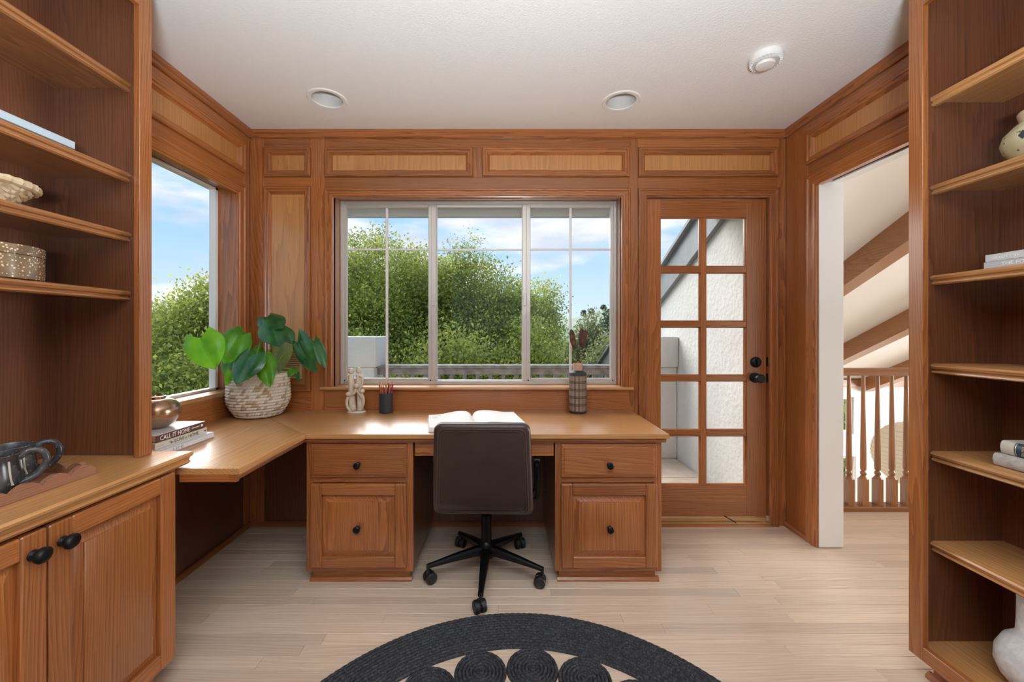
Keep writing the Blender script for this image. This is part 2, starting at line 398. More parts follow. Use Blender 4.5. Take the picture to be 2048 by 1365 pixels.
# ------------------------------------------------------------------ the room shell
floor = tag(obj('floor', bx(-1.75, 1.915, -2.1, 2.66, -.06, -.012), 'floor_X'), 'light oak strip floor of the study', 'floor', kind='structure')
obj('floor_slab', bx(-1.6, 1.92, -2.1, .20, -.012, 0), 'floor_X', floor)
hall_floor = tag(obj('hall_floor', bx(1.92, 6.5, -2.1, 2.66, -.25, -.012), 'white_paint'), 'light oak floor of the landing outside the study', 'floor', kind='structure')
BW = .0572
rng = random.Random(3)
y = .20
row = 0
while y < 2.74:
    x = -1.60 - rng.random() * .9
    xend = 4.4
    while x < xend:
        ln = rng.uniform(.55, 1.5); a, b = max(x, -1.59), min(x + ln, xend)
        if b - a > .04:
            segs = []
            lim = D - .002 if True else 0
            if y + BW > D: segs.append((max(a, 1.91), b, hall_floor))
            if y < D - .01 and (a + b) / 2 <= 1.83: segs.append((a, b if y + BW <= D else min(b, 1.905), floor))
            elif y + BW <= D: segs.append((a, b, hall_floor))
            for (s0, s1, par) in segs:
                ye = min(y + BW, D) if par is floor else y + BW
                if s1 - s0 < .03 or ye - y < .01: continue
                if par is hall_floor and y + BW > 2.755: continue
                obj('floor_board', bx(s0 + .0004, s1 - .0004, y + .0004, ye - .0004, -.012, rng.uniform(-.0004, 0), .0008), 'floor_X', par, smooth=0)
        x += ln
    y += BW; row += 1
# ceiling with two round cut-outs for the downlights
LIGHTS = [(-.953, 2.185), (.637, 2.205)]
LR = .082
cb = BM()
def quadf(x0, x1, y0, y1):
    cb.faces.new([cb.verts.new(p) for p in ((x0, y0, ZC), (x1, y0, ZC), (x1, y1, ZC), (x0, y1, ZC))])
xs = [-1.72, LIGHTS[0][0] - .13, LIGHTS[0][0] + .13, LIGHTS[1][0] - .13, LIGHTS[1][0] + .13, 1.92]
quadf(xs[0], xs[5], -2.1, 2.05); quadf(xs[0], xs[5], 2.34, 2.66)
for i in range(5):
    if i in (0, 2, 4): quadf(xs[i], xs[i + 1], 2.05, 2.34)
    else:
        c = LIGHTS[0] if i == 1 else LIGHTS[1]; n = 32; inn = []; out = []
        for k in range(n):
            a = 2 * math.pi * k / n; ca, sa = math.cos(a), math.sin(a)
            inn.append(cb.verts.new((c[0] + LR * ca, c[1] + LR * sa, ZC)))
            tx = ((xs[i + 1] if ca > 0 else xs[i]) - c[0]) / ca if abs(ca) > 1e-6 else 1e9
            ty = ((2.34 if sa > 0 else 2.05) - c[1]) / sa if abs(sa) > 1e-6 else 1e9
            t = min(tx, ty); out.append(cb.verts.new((c[0] + t * ca, c[1] + t * sa, ZC)))
        for k in range(n): cb.faces.new((inn[k], inn[(k + 1) % n], out[(k + 1) % n], out[k]))
        for (qx, qy) in ((xs[i], 2.05), (xs[i + 1], 2.05), (xs[i + 1], 2.34), (xs[i], 2.34)):   # corner slivers
            best = sorted(out, key=lambda v: (v.co.x - qx) ** 2 + (v.co.y - qy) ** 2)[:2]
            cb.faces.new((cb.verts.new((qx, qy, ZC)), best[0], best[1]))
tag(obj('ceiling', cb, 'ceiling_paint', smooth=0), 'white lightly textured plaster ceiling of the study', 'ceiling', kind='structure')
tag(obj('roof_slab', bx(-1.78, 1.92, -2.1, 2.70, 2.62, 2.75), 'eave_grey'), 'flat roof deck above the study ceiling', 'roof', kind='structure')

# ---- openings
WX0, WX1, WZ0, WZ1 = ux(668), ux(1242), .870, vz(392.5)
DX0, DX1, DZ1 = ux(1287), ux(1537), vz(395)
LY0, LY1 = 1.52, 2.40
OY0, OY1, OZ1 = 1.52, 2.277, 2.055
ZT, NB = 2.60, -.012
# ---- window wall
bm = BM()
for (u0, u1, v0, v1) in ((XL - .13, WX0 - .0125, 0, ZT), (WX0 - .0125, WX1 + .0125, 0, WZ0 - .0225), (WX0 - .0125, WX1 + .0125, WZ1 + .0125, ZT), (WX1 + .0125, DX0, 0, ZT), (DX0, DX1, DZ1, ZT), (DX1, 1.92, 0, ZT)):
    slab(bm, PB, u0, u1, v0, v1, -.15, NB)
wall_back = tag(obj('wall_back', bm, 'oak_Z', smooth=0), 'oak panelled wall with the wide window and the glazed door', 'wall', kind='structure')
sk = BM()
for (u0, u1, v0, v1) in ((XL - .13, WX0 - .0125, -.05, 2.2), (WX0 - .0125, WX1 + .0125, -.05, WZ0 - .0225), (WX0 - .0125, WX1 + .0125, WZ1 + .0125, 2.2), (WX1 + .0125, DX0, -.05, 2.2), (DX0, DX1, DZ1, 2.2)):
    slab(sk, PB, u0, u1, v0, v1, -.164, -.151)
obj('stucco_skin', sk, 'stucco', wall_back, smooth=0)
def member(par, nm, P, u0, u1, v0, v1, vert, n1=0.0, n0=NB - .001):
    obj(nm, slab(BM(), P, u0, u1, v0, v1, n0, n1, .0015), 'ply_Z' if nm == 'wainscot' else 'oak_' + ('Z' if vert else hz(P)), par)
def panel(par, P, u0, u1, v0, v1, vert=True):
    """flat veneer field with its mitred moulding"""
    obj('panel', slab(BM(), P, u0 + .03, u1 - .03, v0 + .03, v1 - .03, NB - .001, NB + .004), 'panel_Z', par)
    obj('panel_moulding', frame(BM(), P, u0, u1, v0, v1, PANELM), wmats(P), par)
Z_cb, Z_p1, Z_p0, Z_c1 = vz(276.6), 2.364, 2.180, 2.108   # crown bottom, header panels, casing top
stiles = [(XL, ux(528), 0, Z_cb), (ux(622), ux(650), 0, Z_cb), (ux(1258), ux(1276), 0, Z_cb), (ux(1555), XR, 0, Z_cb)]
for s in stiles: member(wall_back, 'stile', PB, *s, True)
member(wall_back, 'stile', PB, ux(946), ux(965), Z_p0, Z_p1, True)
for (a, b) in ((528, 622), (650, 1258), (1276, 1555)):
    member(wall_back, 'rail', PB, ux(a), ux(b), Z_p1, Z_cb, False)
    member(wall_back, 'rail', PB, ux(a), ux(b), Z_c1, Z_p0, False)
for (a, b) in ((528, 622), (650, 946), (965, 1259), (1276, 1555)): panel(wall_back, PB, ux(a), ux(b), Z_p0, Z_p1)
panel(wall_back, PB, ux(528), ux(622), vz(784), vz(374))
member(wall_back, 'rail', PB, ux(528), ux(622), .70, vz(784), False)
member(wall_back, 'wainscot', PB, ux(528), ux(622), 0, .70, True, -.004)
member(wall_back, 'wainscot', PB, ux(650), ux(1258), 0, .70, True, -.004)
member(wall_back, 'apron', PB, ux(650), ux(1258), .70, .855, False, .010)
# ---- left wall
bm = BM()
for (u0, u1, v0, v1) in ((-2.1, LY0 - .0125, 0, ZT), (LY1 + .0125, D + .15, 0, ZT), (LY0 - .0125, LY1 + .0125, 0, WZ0 - .0245), (LY0 - .0125, LY1 + .0125, WZ1 + .0125, ZT)):
    slab(bm, PL_, u0, u1, v0, v1, -.16, NB)
wall_left = tag(obj('wall_left', bm, 'oak_Z', smooth=0), 'oak panelled side wall with the picture window', 'wall', kind='structure')
member(wall_left, 'stile', PL_, 2.472, D, 0, Z_cb, True)
member(wall_left, 'rail', PL_, 1.45, 2.472, Z_p1, Z_cb, False)
member(wall_left, 'rail', PL_, 1.45, 2.472, Z_c1, Z_p0, False)
panel(wall_left, PL_, 1.47, 2.474, Z_p0, Z_p1)
member(wall_left, 'apron', PL_, 1.45, 2.472, .70, WZ0 - .004, False)
member(wall_left, 'wainscot', PL_, 1.45, 2.472, 0, .70, True, -.004)
# ---- right wall with the pocket-door opening
bm = BM()
for (u0, u1, v0, v1) in ((OY1, D + .15, 0, ZT), (OY0, OY1, OZ1 + .006, ZT), (-2.1, OY0, 0, ZT)):
    slab(bm, PR, u0, u1, v0, v1, -.14, NB)
wall_right = tag(obj('wall_right', bm, 'white_paint', smooth=0), 'panelled side wall with the white pocket door opening', 'wall', kind='structure')
member(wall_right, 'stile', PR, 2.348, D, 0, Z_cb, True)
member(wall_right, 'rail', PR, 1.45, 2.348, Z_p1, Z_cb, False)
member(wall_right, 'rail', PR, 1.45, 2.348, Z_c1, Z_p0, False)
panel(wall_right, PR, 1.47, 2.350, Z_p0, Z_p1)
obj('head_strip', slab(BM(), PR, OY0, OY1, OZ1, OZ1 + .012, -.040, 0), 'oak_Y', wall_right)
obj('track_slot', slab(BM(), PR, OY0, OY1 - .02, OZ1 + .003, OZ1 + .010, -.075, -.040), 'dark_slot', wall_right)
obj('head_strip', slab(BM(), PR, OY0, OY1, OZ1 - .004, OZ1 + .008, -.14, -.075), 'white_gloss', wall_right)
obj('door_jamb', slab(BM(), PR, OY1 - .008, OY1, 0.004, OZ1, -.141, -.004, .002), 'white_gloss', wall_right)
# ---- rear wall: oak to limit bounce, unseen opening added to let sky light in
bm = BM()
for (x0, x1, z0, z1) in ((-1.75, -.95, 0, ZT), (1.65, 1.92, 0, ZT), (-.95, 1.65, 0, .75), (-.95, 1.65, 2.35, ZT)): box(bm, x0, x1, -2.1, -2.0, z0, z1)
tag(obj('wall_rear', bm, 'oak_Z', smooth=0), 'oak wall behind the viewer with a wide opening added for daylight', 'wall', kind='structure')
# ---- crown strip, casings, sills, baseboards
crown = [(0, ZC - .0005), (.024, ZC - .0005), (.024, ZC - .020), (.016, ZC - .028), (.016, ZC - .040), (.010, Z_cb), (0, Z_cb)]
tag(obj('trim_1', prism(BM(), [(D - a, b) for a, b in crown], 'X', XL, XR), 'oak_X'), 'oak crown strip over the wide window and glazed door', 'crown moulding', kind='structure')
tag(obj('trim_2', prism(BM(), [(XL + a, b) for a, b in crown], 'Y', 1.44, D), 'oak_Y'), 'oak crown strip above the picture window wall', 'crown moulding', kind='structure')
tag(obj('trim_3', prism(BM(), [(XR - a, b) for a, b in crown], 'Y', 1.44, D), 'oak_Y'), 'oak crown strip above the pocket door opening', 'crown moulding', kind='structure')
tag(obj('trim_4', frame(BM(), PR, OY0 - .07, OY1 + .071, .001, OZ1 + .054, [(t * 1.26, n) for t, n in CASING], True), ['oak_Y', 'oak_Z']), 'moulded oak casing around the pocket door opening', 'door casing', kind='structure')
tag(obj('trim_5', frame(BM(), PB, ux(1276), ux(1555), .001, Z_c1 - .002, CASING, True), ['oak_X', 'oak_Z']), 'moulded oak casing around the glazed door', 'door casing', kind='structure')
tag(obj('baseboard_back', prism(BM(), [(D, 0), (D - .016, 0), (D - .016, .018), (D - .008, .026), (D, .026)], 'X', XL, .87), 'oak_X'), 'low oak shoe strip under the desk along the window wall', 'baseboard', kind='structure')
tag(obj('baseboard_left', prism(BM(), [(XL, 0), (XL + .016, 0), (XL + .016, .018), (XL + .008, .026), (XL, .026)], 'Y', 1.45, D), 'oak_Y'), 'low oak shoe strip under the desk return', 'baseboard', kind='structure')
tag(obj('baseboard_right', prism(BM(), [(XR, 0), (XR - .016, 0), (XR - .016, .018), (XR - .008, .026), (XR, .026)], 'Y', 2.348, D), 'oak_Y'), 'low oak shoe strip between glazed door and pocket door', 'baseboard', kind='structure')

# ------------------------------------------------------------------ the wide window
YF = D + .093
def fx(px): return (px - CX) * YF / F
def fz(py): return CAM_H - (py - CY) * YF / F
win = tag(obj('window_1', frame(BM(), PB, WX0 - .056, WX1 + .056, WZ0 - .004, Z_c1 - .002, CASING, True), ['oak_X', 'oak_Z']), 'wide three-part slider window with pale metal frame and oak casing', 'window', kind='structure')
for nm, (u0, u1, v0, v1), mt in (('jamb', (WX0 - .012, WX0, WZ0, WZ1), 'oak_Z'), ('jamb', (WX1, WX1 + .012, WZ0, WZ1), 'oak_Z'), ('head_jamb', (WX0, WX1, WZ1, WZ1 + .012), 'oak_X')):
    obj(nm, slab(BM(), PB, u0, u1, v0, v1, -.145, -.001), mt, win)
sill = BM(); prism(sill, [(D - .034, .862), (D - .030, .870), (D + .145, .872), (D + .145, .848), (D, .848), (D - .022, .848), (D - .032, .854)], 'X', ux(644), ux(1264))
obj('sill', sill, 'top_X', win)
fr = BM(); X0, X1, Z0, Z1 = WX0 + .001, WX1 - .001, WZ0 + .002, WZ1 - .001
def barx(bm, x0, x1, z0, z1, y0, y1, bev=.002): box(bm, x0, x1, y0, y1, z0, z1, bev)
T = .020
barx(fr, X0, X0 + T, Z0, Z1, YF, YF + .05); barx(fr, X1 - T, X1, Z0, Z1, YF, YF + .05)
barx(fr, X0 + T, X1 - T, Z1 - T, Z1, YF + .0005, YF + .0495); barx(fr, X0 + T, X1 - T, Z0, Z0 + T, YF + .0005, YF + .0495)
barx(fr, fx(863), fx(872), Z0 + T, Z1 - T, YF + .004, YF + .048); barx(fr, fx(1045), fx(1054), Z0 + T, Z1 - T, YF + .004, YF + .048)
obj('frame', fr, 'aluminium', win)
zb = fz(498)
def pane(par, x0, x1, z0, z1, y, nm='pane'):
    return obj(nm, bx(x0, x1, y, y + .004, z0, z1), 'glass', par, smooth=0)
for (a, b, mun) in ((X0 + .012, fx(864), 772), (fx(1053), X1 - .012, 1142)):
    s = BM(); z0, z1, w = Z0 + .006, Z1 - .014, .026
    barx(s, a, a + w, z0, z1, YF + .010, YF + .034); barx(s, b - w, b, z0, z1, YF + .010, YF + .034)
    barx(s, a + w, b - w, z1 - w, z1, YF + .0105, YF + .0335); barx(s, a + w, b - w, z0, z0 + w + .006, YF + .0105, YF + .0335)
    so = obj('sash', s, 'aluminium', win)
    pane(so, a + w - .004, b - w + .004, z0 + w, z1 - w + .004, YF + .022)
    obj('muntin', bx(fx(mun) - .008, fx(mun) + .008, YF + .017, YF + .027, z0 + w, z1 - w, .002), 'white_vinyl', so)
    obj('muntin', bx(a + w, b - w, YF + .0165, YF + .0275, zb - .006, zb + .006, .002), 'white_vinyl', so)
    for (cx, cz) in ((a + .012, z0 + .012), (b - .012, z0 + .012)):
        obj('corner_key', bx(cx - .004, cx + .004, YF + .006, YF + .0115, cz - .010, cz + .010, .001), 'black_plastic', so)
fx0, fx1 = fx(872), fx(1045)
fb = BM(); t = .007
barx(fb, fx0 - .002, fx0 + t - .004, Z0 + .01, Z1 - .01, YF + .03, YF + .045, .001); barx(fb, fx1 - t + .004, fx1 + .002, Z0 + .01, Z1 - .01, YF + .03, YF + .045, .001)
barx(fb, fx0, fx1, Z1 - .03, Z1 - .015, YF + .03, YF + .045, .001); barx(fb, fx0, fx1, Z0 + .012, Z0 + .026, YF + .03, YF + .045, .001)
so = obj('fixed_light', fb, 'white_vinyl', win)
pane(so, fx0, fx1, Z0 + .02, Z1 - .02, YF + .038)
obj('muntin', bx(fx0, fx1, YF + .032, YF + .043, zb - .006, zb + .006, .002), 'white_vinyl', so)
for px in (867, 1049.5):
    obj('latch', bx(fx(px) - .010, fx(px) + .010, YF - .004, YF + .008, fz(612), fz(587), .002), 'aluminium', win)
# ------------------------------------------------------------------ the picture window in the left wall
XF = -1.692
w2 = tag(obj('window_2', frame(BM(), PL_, LY0 - .056, LY1 + .072, WZ0 - .004, Z_c1 - .002, [(t * 1.28, n) for t, n in CASING], True), ['oak_Y', 'oak_Z']), 'fixed picture window with slim white frame and oak casing in the side wall', 'window', kind='structure')
for nm, (u0, u1, v0, v1), mt in (('jamb', (LY1, LY1 + .012, WZ0, WZ1), 'oak_Z'), ('jamb', (LY0 - .012, LY0, WZ0, WZ1), 'oak_Z'), ('head_jamb', (LY0, LY1, WZ1, WZ1 + .012), 'oak_Y')):
    obj(nm, slab(BM(), PL_, u0, u1, v0, v1, -.155, -.001), mt, w2)
obj('sill', bx(-1.745, XL + .004, 1.45, 2.47, .846, .872, .003), 'top_Y', w2)
fr = BM(); ya, yb2, za, zb2 = LY0 + .001, LY1 - .001, WZ0 + .002, WZ1 - .001
for (y0, y1, z0, z1) in ((ya, ya + .024, za, zb2), (yb2 - .024, yb2, za, zb2), (ya, yb2, zb2 - .014, zb2), (ya, yb2, za, za + .014)): box(fr, XF - .04, XF, y0, y1, z0, z1, .002)
fo = obj('frame', fr, 'white_vinyl', w2)
obj('pane', bx(XF - .022, XF - .018, ya + .01, yb2 - .01, za + .01, zb2 - .01), 'glass', w2, smooth=0)

# ------------------------------------------------------------------ the glazed door
YD = D + .010            # room face of the door
def dbox(px0, px1, py0, py1, y0=YD, y1=YD + .042, bev=.0015): return bx(ux(px0), ux(px1), y0, y1, vz(py1), vz(py0), bev)
door = thing('door_1', 'ten-light glazed oak door with black knob and deadbolt', 'door', (ux(1411), YD, 0)); tag(door, kind='structure')
obj('stile', dbox(1288, 1323, 397.5, 1036), 'oak_Z', door); obj('stile', dbox(1495.5, 1534.5, 397.5, 1036), 'oak_Z', door)
obj('top_rail', dbox(1323, 1495.5, 397.5, 434), 'oak_X', door); obj('bottom_rail', dbox(1323, 1495.5, 972.5, 1036), 'oak_X', door)
obj('muntin', dbox(1403.5, 1415, 434, 972.5, YD + .004, YD + .038), 'oak_Z', door)
rows = [(434, 532.5), (545, 643), (654.5, 752), (763, 862), (874, 972.5)]
for (a, b) in zip(rows, rows[1:]):
    for (c0, c1) in ((1323, 1403.5), (1415, 1495.5)): obj('muntin', dbox(c0, c1, a[1], b[0], YD + .004, YD + .038), 'oak_X', door)
for (r0, r1) in rows:
    for (c0, c1) in ((1323, 1403.5), (1415, 1495.5)):
        po = obj('pane', bx(ux(c0) - .003, ux(c1) + .003, YD + .019, YD + .023, vz(r1) - .003, vz(r0) + .003), 'glass', door, smooth=0)
        bd = frame(BM(), lambda u, v, n: (u, YD + .004 - n, v), ux(c0), ux(c1), vz(r1), vz(r0), [(0, 0), (.0, -.003), (.006, -.012), (.006, -.018)])
        obj('glazing_bead', bd, ['oak_X', 'oak_Z'], po)
for py in (467, 710, 955):
    h = BM(); box(h, ux(1286.5), ux(1291), YD - .004, YD + .004, vz(py + 16), vz(py - 16), .001); lathe(h, [(.004, -.05), (.004, .05)], 10, (ux(1288), YD - .003, vz(py)))
    obj('hinge', h, 'brass', door)
def disc_y(bm, c, prof, seg=28, sx=1, sz=1):
    """lathe about the y axis, profile (r, distance towards the camera)"""
    rings = [[bm.verts.new((c[0] + sx * r * math.cos(2 * math.pi * k / seg), c[1] - n, c[2] + sz * r * math.sin(2 * math.pi * k / seg))) for k in range(seg)] for r, n in prof]
    for a, b in zip(rings, rings[1:]):
        for k in range(seg): bm.faces.new((a[k], a[(k + 1) % seg], b[(k + 1) % seg], b[k]))
    bm.faces.new(rings[-1]); return bm
db = disc_y(BM(), (ux(1513), YD, vz(725)), [(.033, 0), (.033, .008), (.029, .014), (.024, .016), (.022, .018)])
deadbolt = obj('deadbolt', db, 'black_metal', door)
obj('thumb_turn', bx(ux(1513) - .005, ux(1513) + .005, YD - .036, YD - .016, vz(725) - .018, vz(725) + .018, .004, 2), 'black_metal', deadbolt)
kb = disc_y(BM(), (ux(1511), YD, vz(756)), [(.032, 0), (.032, .008), (.028, .014), (.015, .018), (.012, .034), (.020, .042), (.027, .052), (.027, .066), (.022, .070), (.020, .070)])
obj('knob', kb, 'black_metal', door)
for py in (724, 757): obj('strike_plate', bx(ux(1534.2), ux(1537.6), YD - .006, YD + .02, vz(py + 9), vz(py - 9), .001), 'black_metal', door)
obj('door_sweep', bx(ux(1289), ux(1534), YD - .008, YD, vz(1042), vz(1036), .001), 'brass', door)
tb = BM(); prism(tb, [(YD - .028, .0), (YD - .024, .014), (YD, .022), (YD + .04, .022), (YD + .06, 0)], 'X', DX0, DX1); obj('threshold', tb, 'oak_X', door)
obj('threshold_strip', bx(DX0, DX1, YD - .020, YD - .012, .014, .021), 'brass', door)
st = BM(); tube(st, [at(1449, 1033, YD - .012), at(1458, 1038, YD - .045), at(1472, 1046, YD - .048)], .003, 8); obj('door_stop', st, 'black_metal', door)
# ------------------------------------------------------------------ built-in furniture
def lathe_dir(bm, c, axis, prof, seg=24, su=1, sv=1, up=(0, 0, 1)):
    """surface of revolution about `axis`: prof = [(radius, distance along axis)]"""
    c, w = Vector(c), Vector(axis).normalized(); v = Vector(up); v = (v - w * v.dot(w)).normalized(); u = v.cross(w)
    rings = [[bm.verts.new(c + w * n + (u * su * math.cos(2 * math.pi * k / seg) + v * sv * math.sin(2 * math.pi * k / seg)) * r) for k in range(seg)] for r, n in prof]
    for a, b in zip(rings, rings[1:]):
        for k in range(seg): bm.faces.new((a[k], a[(k + 1) % seg], b[(k + 1) % seg], b[k]))
    bm.faces.new(rings[0]); bm.faces.new(rings[-1]); return bm
KNOB = [(.011, 0), (.011, .004), (.007, .008), (.007, .014), (.013, .018), (.0165, .023), (.0165, .027), (.013, .030), (.006, .0315)]
OVAL = [(.013, 0), (.013, .003), (.008, .008), (.008, .014), (.014, .018), (.019, .023), (.019, .028), (.014, .031), (.006, .032)]
LIP = [(0, 0), (0, .010), (.004, .016), (.009, .019)]
def front_slab(P, u0, u1, v0, v1, n0, mat, parent, name, prof):
    return obj(name, frame(BM(), P, u0, u1, v0, v1, [(t, n0 + n) for t, n in prof], cap=True), [mat] * 3, parent)
def raised_door(P, u0, u1, v0, v1, n0, parent, name, w=.052, knob=None, grain_panel='Z'):
    """frame-and-panel front: two stiles, two rails, raised field"""
    hzg = hz(P)
    root = obj(name, slab(BM(), P, u0 + .004, u1 - .004, v0 + .004, v1 - .004, n0, n0 + .006), 'oak_Z', parent)
    def stick(nm, a0, a1, b0, b1, m):
        obj(nm, slab(BM(), P, a0, a1, b0, b1, n0 + .001, n0 + .024, .004), m, root)
    stick('stile', u0, u0 + w, v0, v1, 'oak_Z'); stick('stile', u1 - w, u1, v0, v1, 'oak_Z')
    stick('rail', u0 + w, u1 - w, v0, v0 + w, 'oak_' + hzg); stick('rail', u0 + w, u1 - w, v1 - w, v1, 'oak_' + hzg)
    obj('raised_panel', frame(BM(), P, u0 + w, u1 - w, v0 + w, v1 - w, [(0, n0 + .0062), (.003, n0 + .0062), (.030, n0 + .0185), (.0305, n0 + .0215), (.033, n0 + .0225)], cap=True), ['oak_' + grain_panel] * 3, root)
    if knob:
        c = P(knob[0], knob[1], n0 + .0225); ax = Vector(P(0, 0, 1)) - Vector(P(0, 0, 0))
        obj('knob', lathe_dir(BM(), c, ax, knob[2], 24, knob[3], 1), 'black_metal', root)
    return root

# --- desk pedestals
YP = 1.960
def PP(u, v, n): return (u, YP - n, v)
hz_old = hz
def hz(P): return 'X' if P in (PB, PP) else 'Y'
def dx(px): return (px - CX) * YP / F
def dz(py): return CAM_H - (py - CY) * YP / F
def pedestal(x0, x1, label):
    t = thing('desk_pedestal', label, 'cabinet', ((x0 + x1) / 2, (YP + D) / 2, 0))
    zt, zb = .682, dz(1143.6)
    for (a, b) in ((x0, x0 + .019), (x1 - .019, x1)): obj('side_panel', bx(a, b, YP + .019, D - .03, zb, zt), 'ply_Z', t)
    obj('back_panel', bx(x0 + .019, x1 - .019, D - .04, D - .03, zb, zt), 'oak_Z', t)
    obj('bottom_panel', bx(x0 + .019, x1 - .019, YP + .019, D - .04, zb, zb + .018), 'oak_X', t)
    w = .036
    for (a, b) in ((x0, x0 + w), (x1 - w, x1)): obj('face_stile', bx(a, b, YP, YP + .019, zb, zt, .001), 'oak_Z', t)
    for (a, b) in ((zt - .030, zt), (dz(966), dz(952)), (zb, zb + .036)): obj('face_rail', bx(x0 + w, x1 - w, YP, YP + .019, a, b, .001), 'oak_X', t)
    kx = (x0 + x1) / 2
    u0, u1 = x0 + .028, x1 - .028
    dr = front_slab(PP, u0, u1, dz(954), dz(888), .0, 'oak_X', t, 'drawer', [(0, 0), (0, .010), (.004, .014), (.012, .015), (.016, .019)])
    obj('knob', lathe_dir(BM(), (kx, YP - .019, dz(927)), (0, -1, 0), KNOB), 'black_metal', dr)
    raised_door(PP, u0, u1, dz(1132), dz(966), 0, t, 'file_drawer', .054, (kx, dz(1052), KNOB, 1))
    obj('toe_kick', bx(x0 + .022, x1 - .022, YP + .025, D - .05, 0.006, zb), 'oak_X', t)
    obj('shoe_moulding', prism(BM(), [(YP + .025, 0), (YP + .006, 0), (YP + .006, .008), (YP + .014, .017), (YP + .025, .020)], 'X', x0 + .012, x1 - .008), 'oak_X', t)
    return t
pedestal(dx(613), dx(826), 'oak desk pedestal standing in the corner of the L-shaped desk')
pedestal(dx(1110), dx(1323), 'oak desk pedestal standing next to the glazed door')
# --- worktop
ZD = .725
desk = thing('desk_worktop', 'L-shaped oak desk top running under both windows', 'desk', (-.4, 2.25, .682))
DF, DXR, WXI, WYF = 1.933, .790, -.947, 1.452
def edge_top(name, poly, mat):
    bm = BM()
    vs = [bm.verts.new((p[0], p[1], ZD - .022)) for p in poly]; f = bm.faces.new(vs)
    r = bmesh.ops.extrude_face_region(bm, geom=[f]); top = [v for v in r['geom'] if isinstance(v, bmesh.types.BMVert)]
    for v in top: v.co.z = ZD
    bmesh.ops.bevel(bm, geom=[e for e in bm.edges if all(abs(v.co.z - ZD) < 1e-6 for v in e.verts)], offset=.004, segments=2, profile=.6, affect='EDGES')
    return obj(name, bm, mat, desk)
edge_top('main_board', [(XL + .002, D - .003), (DXR, D - .003), (DXR, DF), (WXI, DF)], 'top_X')
edge_top('return_board', [(XL + .001, D - .004), (WXI - .0008, DF), (WXI - .0008, WYF), (XL + .001, WYF)], 'top_Y')
lip = BM(); prism(lip, [(DF + .012, ZD - .022), (DF + .006, ZD - .030), (DF + .012, ZD - .043), (DF + .04, ZD - .043), (DF + .04, ZD - .022)], 'X', WXI - .02, DXR - .012); obj('edge_moulding', lip, 'oak_X', desk)
lip = BM(); prism(lip, [(WXI - .012, ZD - .022), (WXI - .006, ZD - .030), (WXI - .012, ZD - .043), (WXI - .04, ZD - .043), (WXI - .04, ZD - .022)], 'Y', WYF, DF + .012); obj('edge_moulding', lip, 'oak_Y', desk)
obj('end_strip', bx(-1.165, WXI - .014, WYF + .0005, WYF + .02, ZD - .050, ZD - .0225, .001), 'oak_X', desk)
obj('end_strip', bx(DXR - .03, DXR - .012, DF + .04, D - .01, ZD - .043, ZD - .022, .001), 'oak_Y', desk)
pd = obj('pencil_drawer', bx(dx(829), dx(1108), YP + .006, YP + .30, dz(914), dz(881), .002), 'oak_X', desk)
# --- low cabinet and bookcase on the left
YE = 1.444
XCF = -1.171
def PC(u, v, n): return (XCF + n, u, v)
cab = thing('base_cabinet', 'low oak cabinet with raised panel doors under the bookcase', 'cabinet', (-1.38, .8, 0))
obj('end_panel', bx(XL + .002, XCF - .019, YE - .019, YE, .066, .735), 'oak_Z', cab)
obj('end_panel', bx(XL + .002, XCF - .019, .10, .119, .066, .735), 'oak_Z', cab)
obj('bottom_panel', bx(XL + .002, XCF - .019, .119, YE - .019, .066, .084), 'oak_Y', cab)
obj('toe_kick', bx(XL + .002, XCF - .05, .12, YE - .03, .001, .066), 'oak_Y', cab)
obj('face_rail', bx(XCF - .019, XCF, .15, YE - .045, .695, .735, .001), 'oak_Y', cab)
obj('face_rail', bx(XCF - .019, XCF, .15, YE - .045, .066, .10, .001), 'oak_Y', cab)
for a in ((YE - .045, YE), (.10, .15), (1.000, 1.038), (.61, .648)): obj('face_stile', bx(XCF - .019, XCF, *a, .066, .735, .001), 'oak_Z', cab)
for (a, b, k) in ((1.022, 1.412, 1.052), (.632, 1.018, .986), (.242, .628, .268)):
    raised_door(PC, a, b, .078, .726, .001, cab, 'cabinet_door', .056, (k, .672, OVAL, 1.1))
ct = BM(); zc = .780
prism(ct, [(XL + .002, zc), (-1.137, zc), (-1.131, zc - .006), (-1.133, zc - .014), (-1.143, zc - .020), (-1.147, zc - .030), (-1.141, zc - .036), (-1.150, zc - .045), (XL + .002, zc - .045)], 'Y', .10, 1.4755)
tag(obj('cabinet_countertop', ct, 'top_Y', origin=(-1.36, .8, .735)), 'oak counter slab with moulded edge on the low cabinet', 'countertop')
NOSE = [(-.30, 0), (-.012, 0), (-.004, -.003), (0, -.009), (-.003, -.016), (-.010, -.019), (-.011, -.023), (-.006, -.026), (-.005, -.031), (-.010, -.035), (-.024, -.035), (-.024, -.020), (-.30, -.020)]
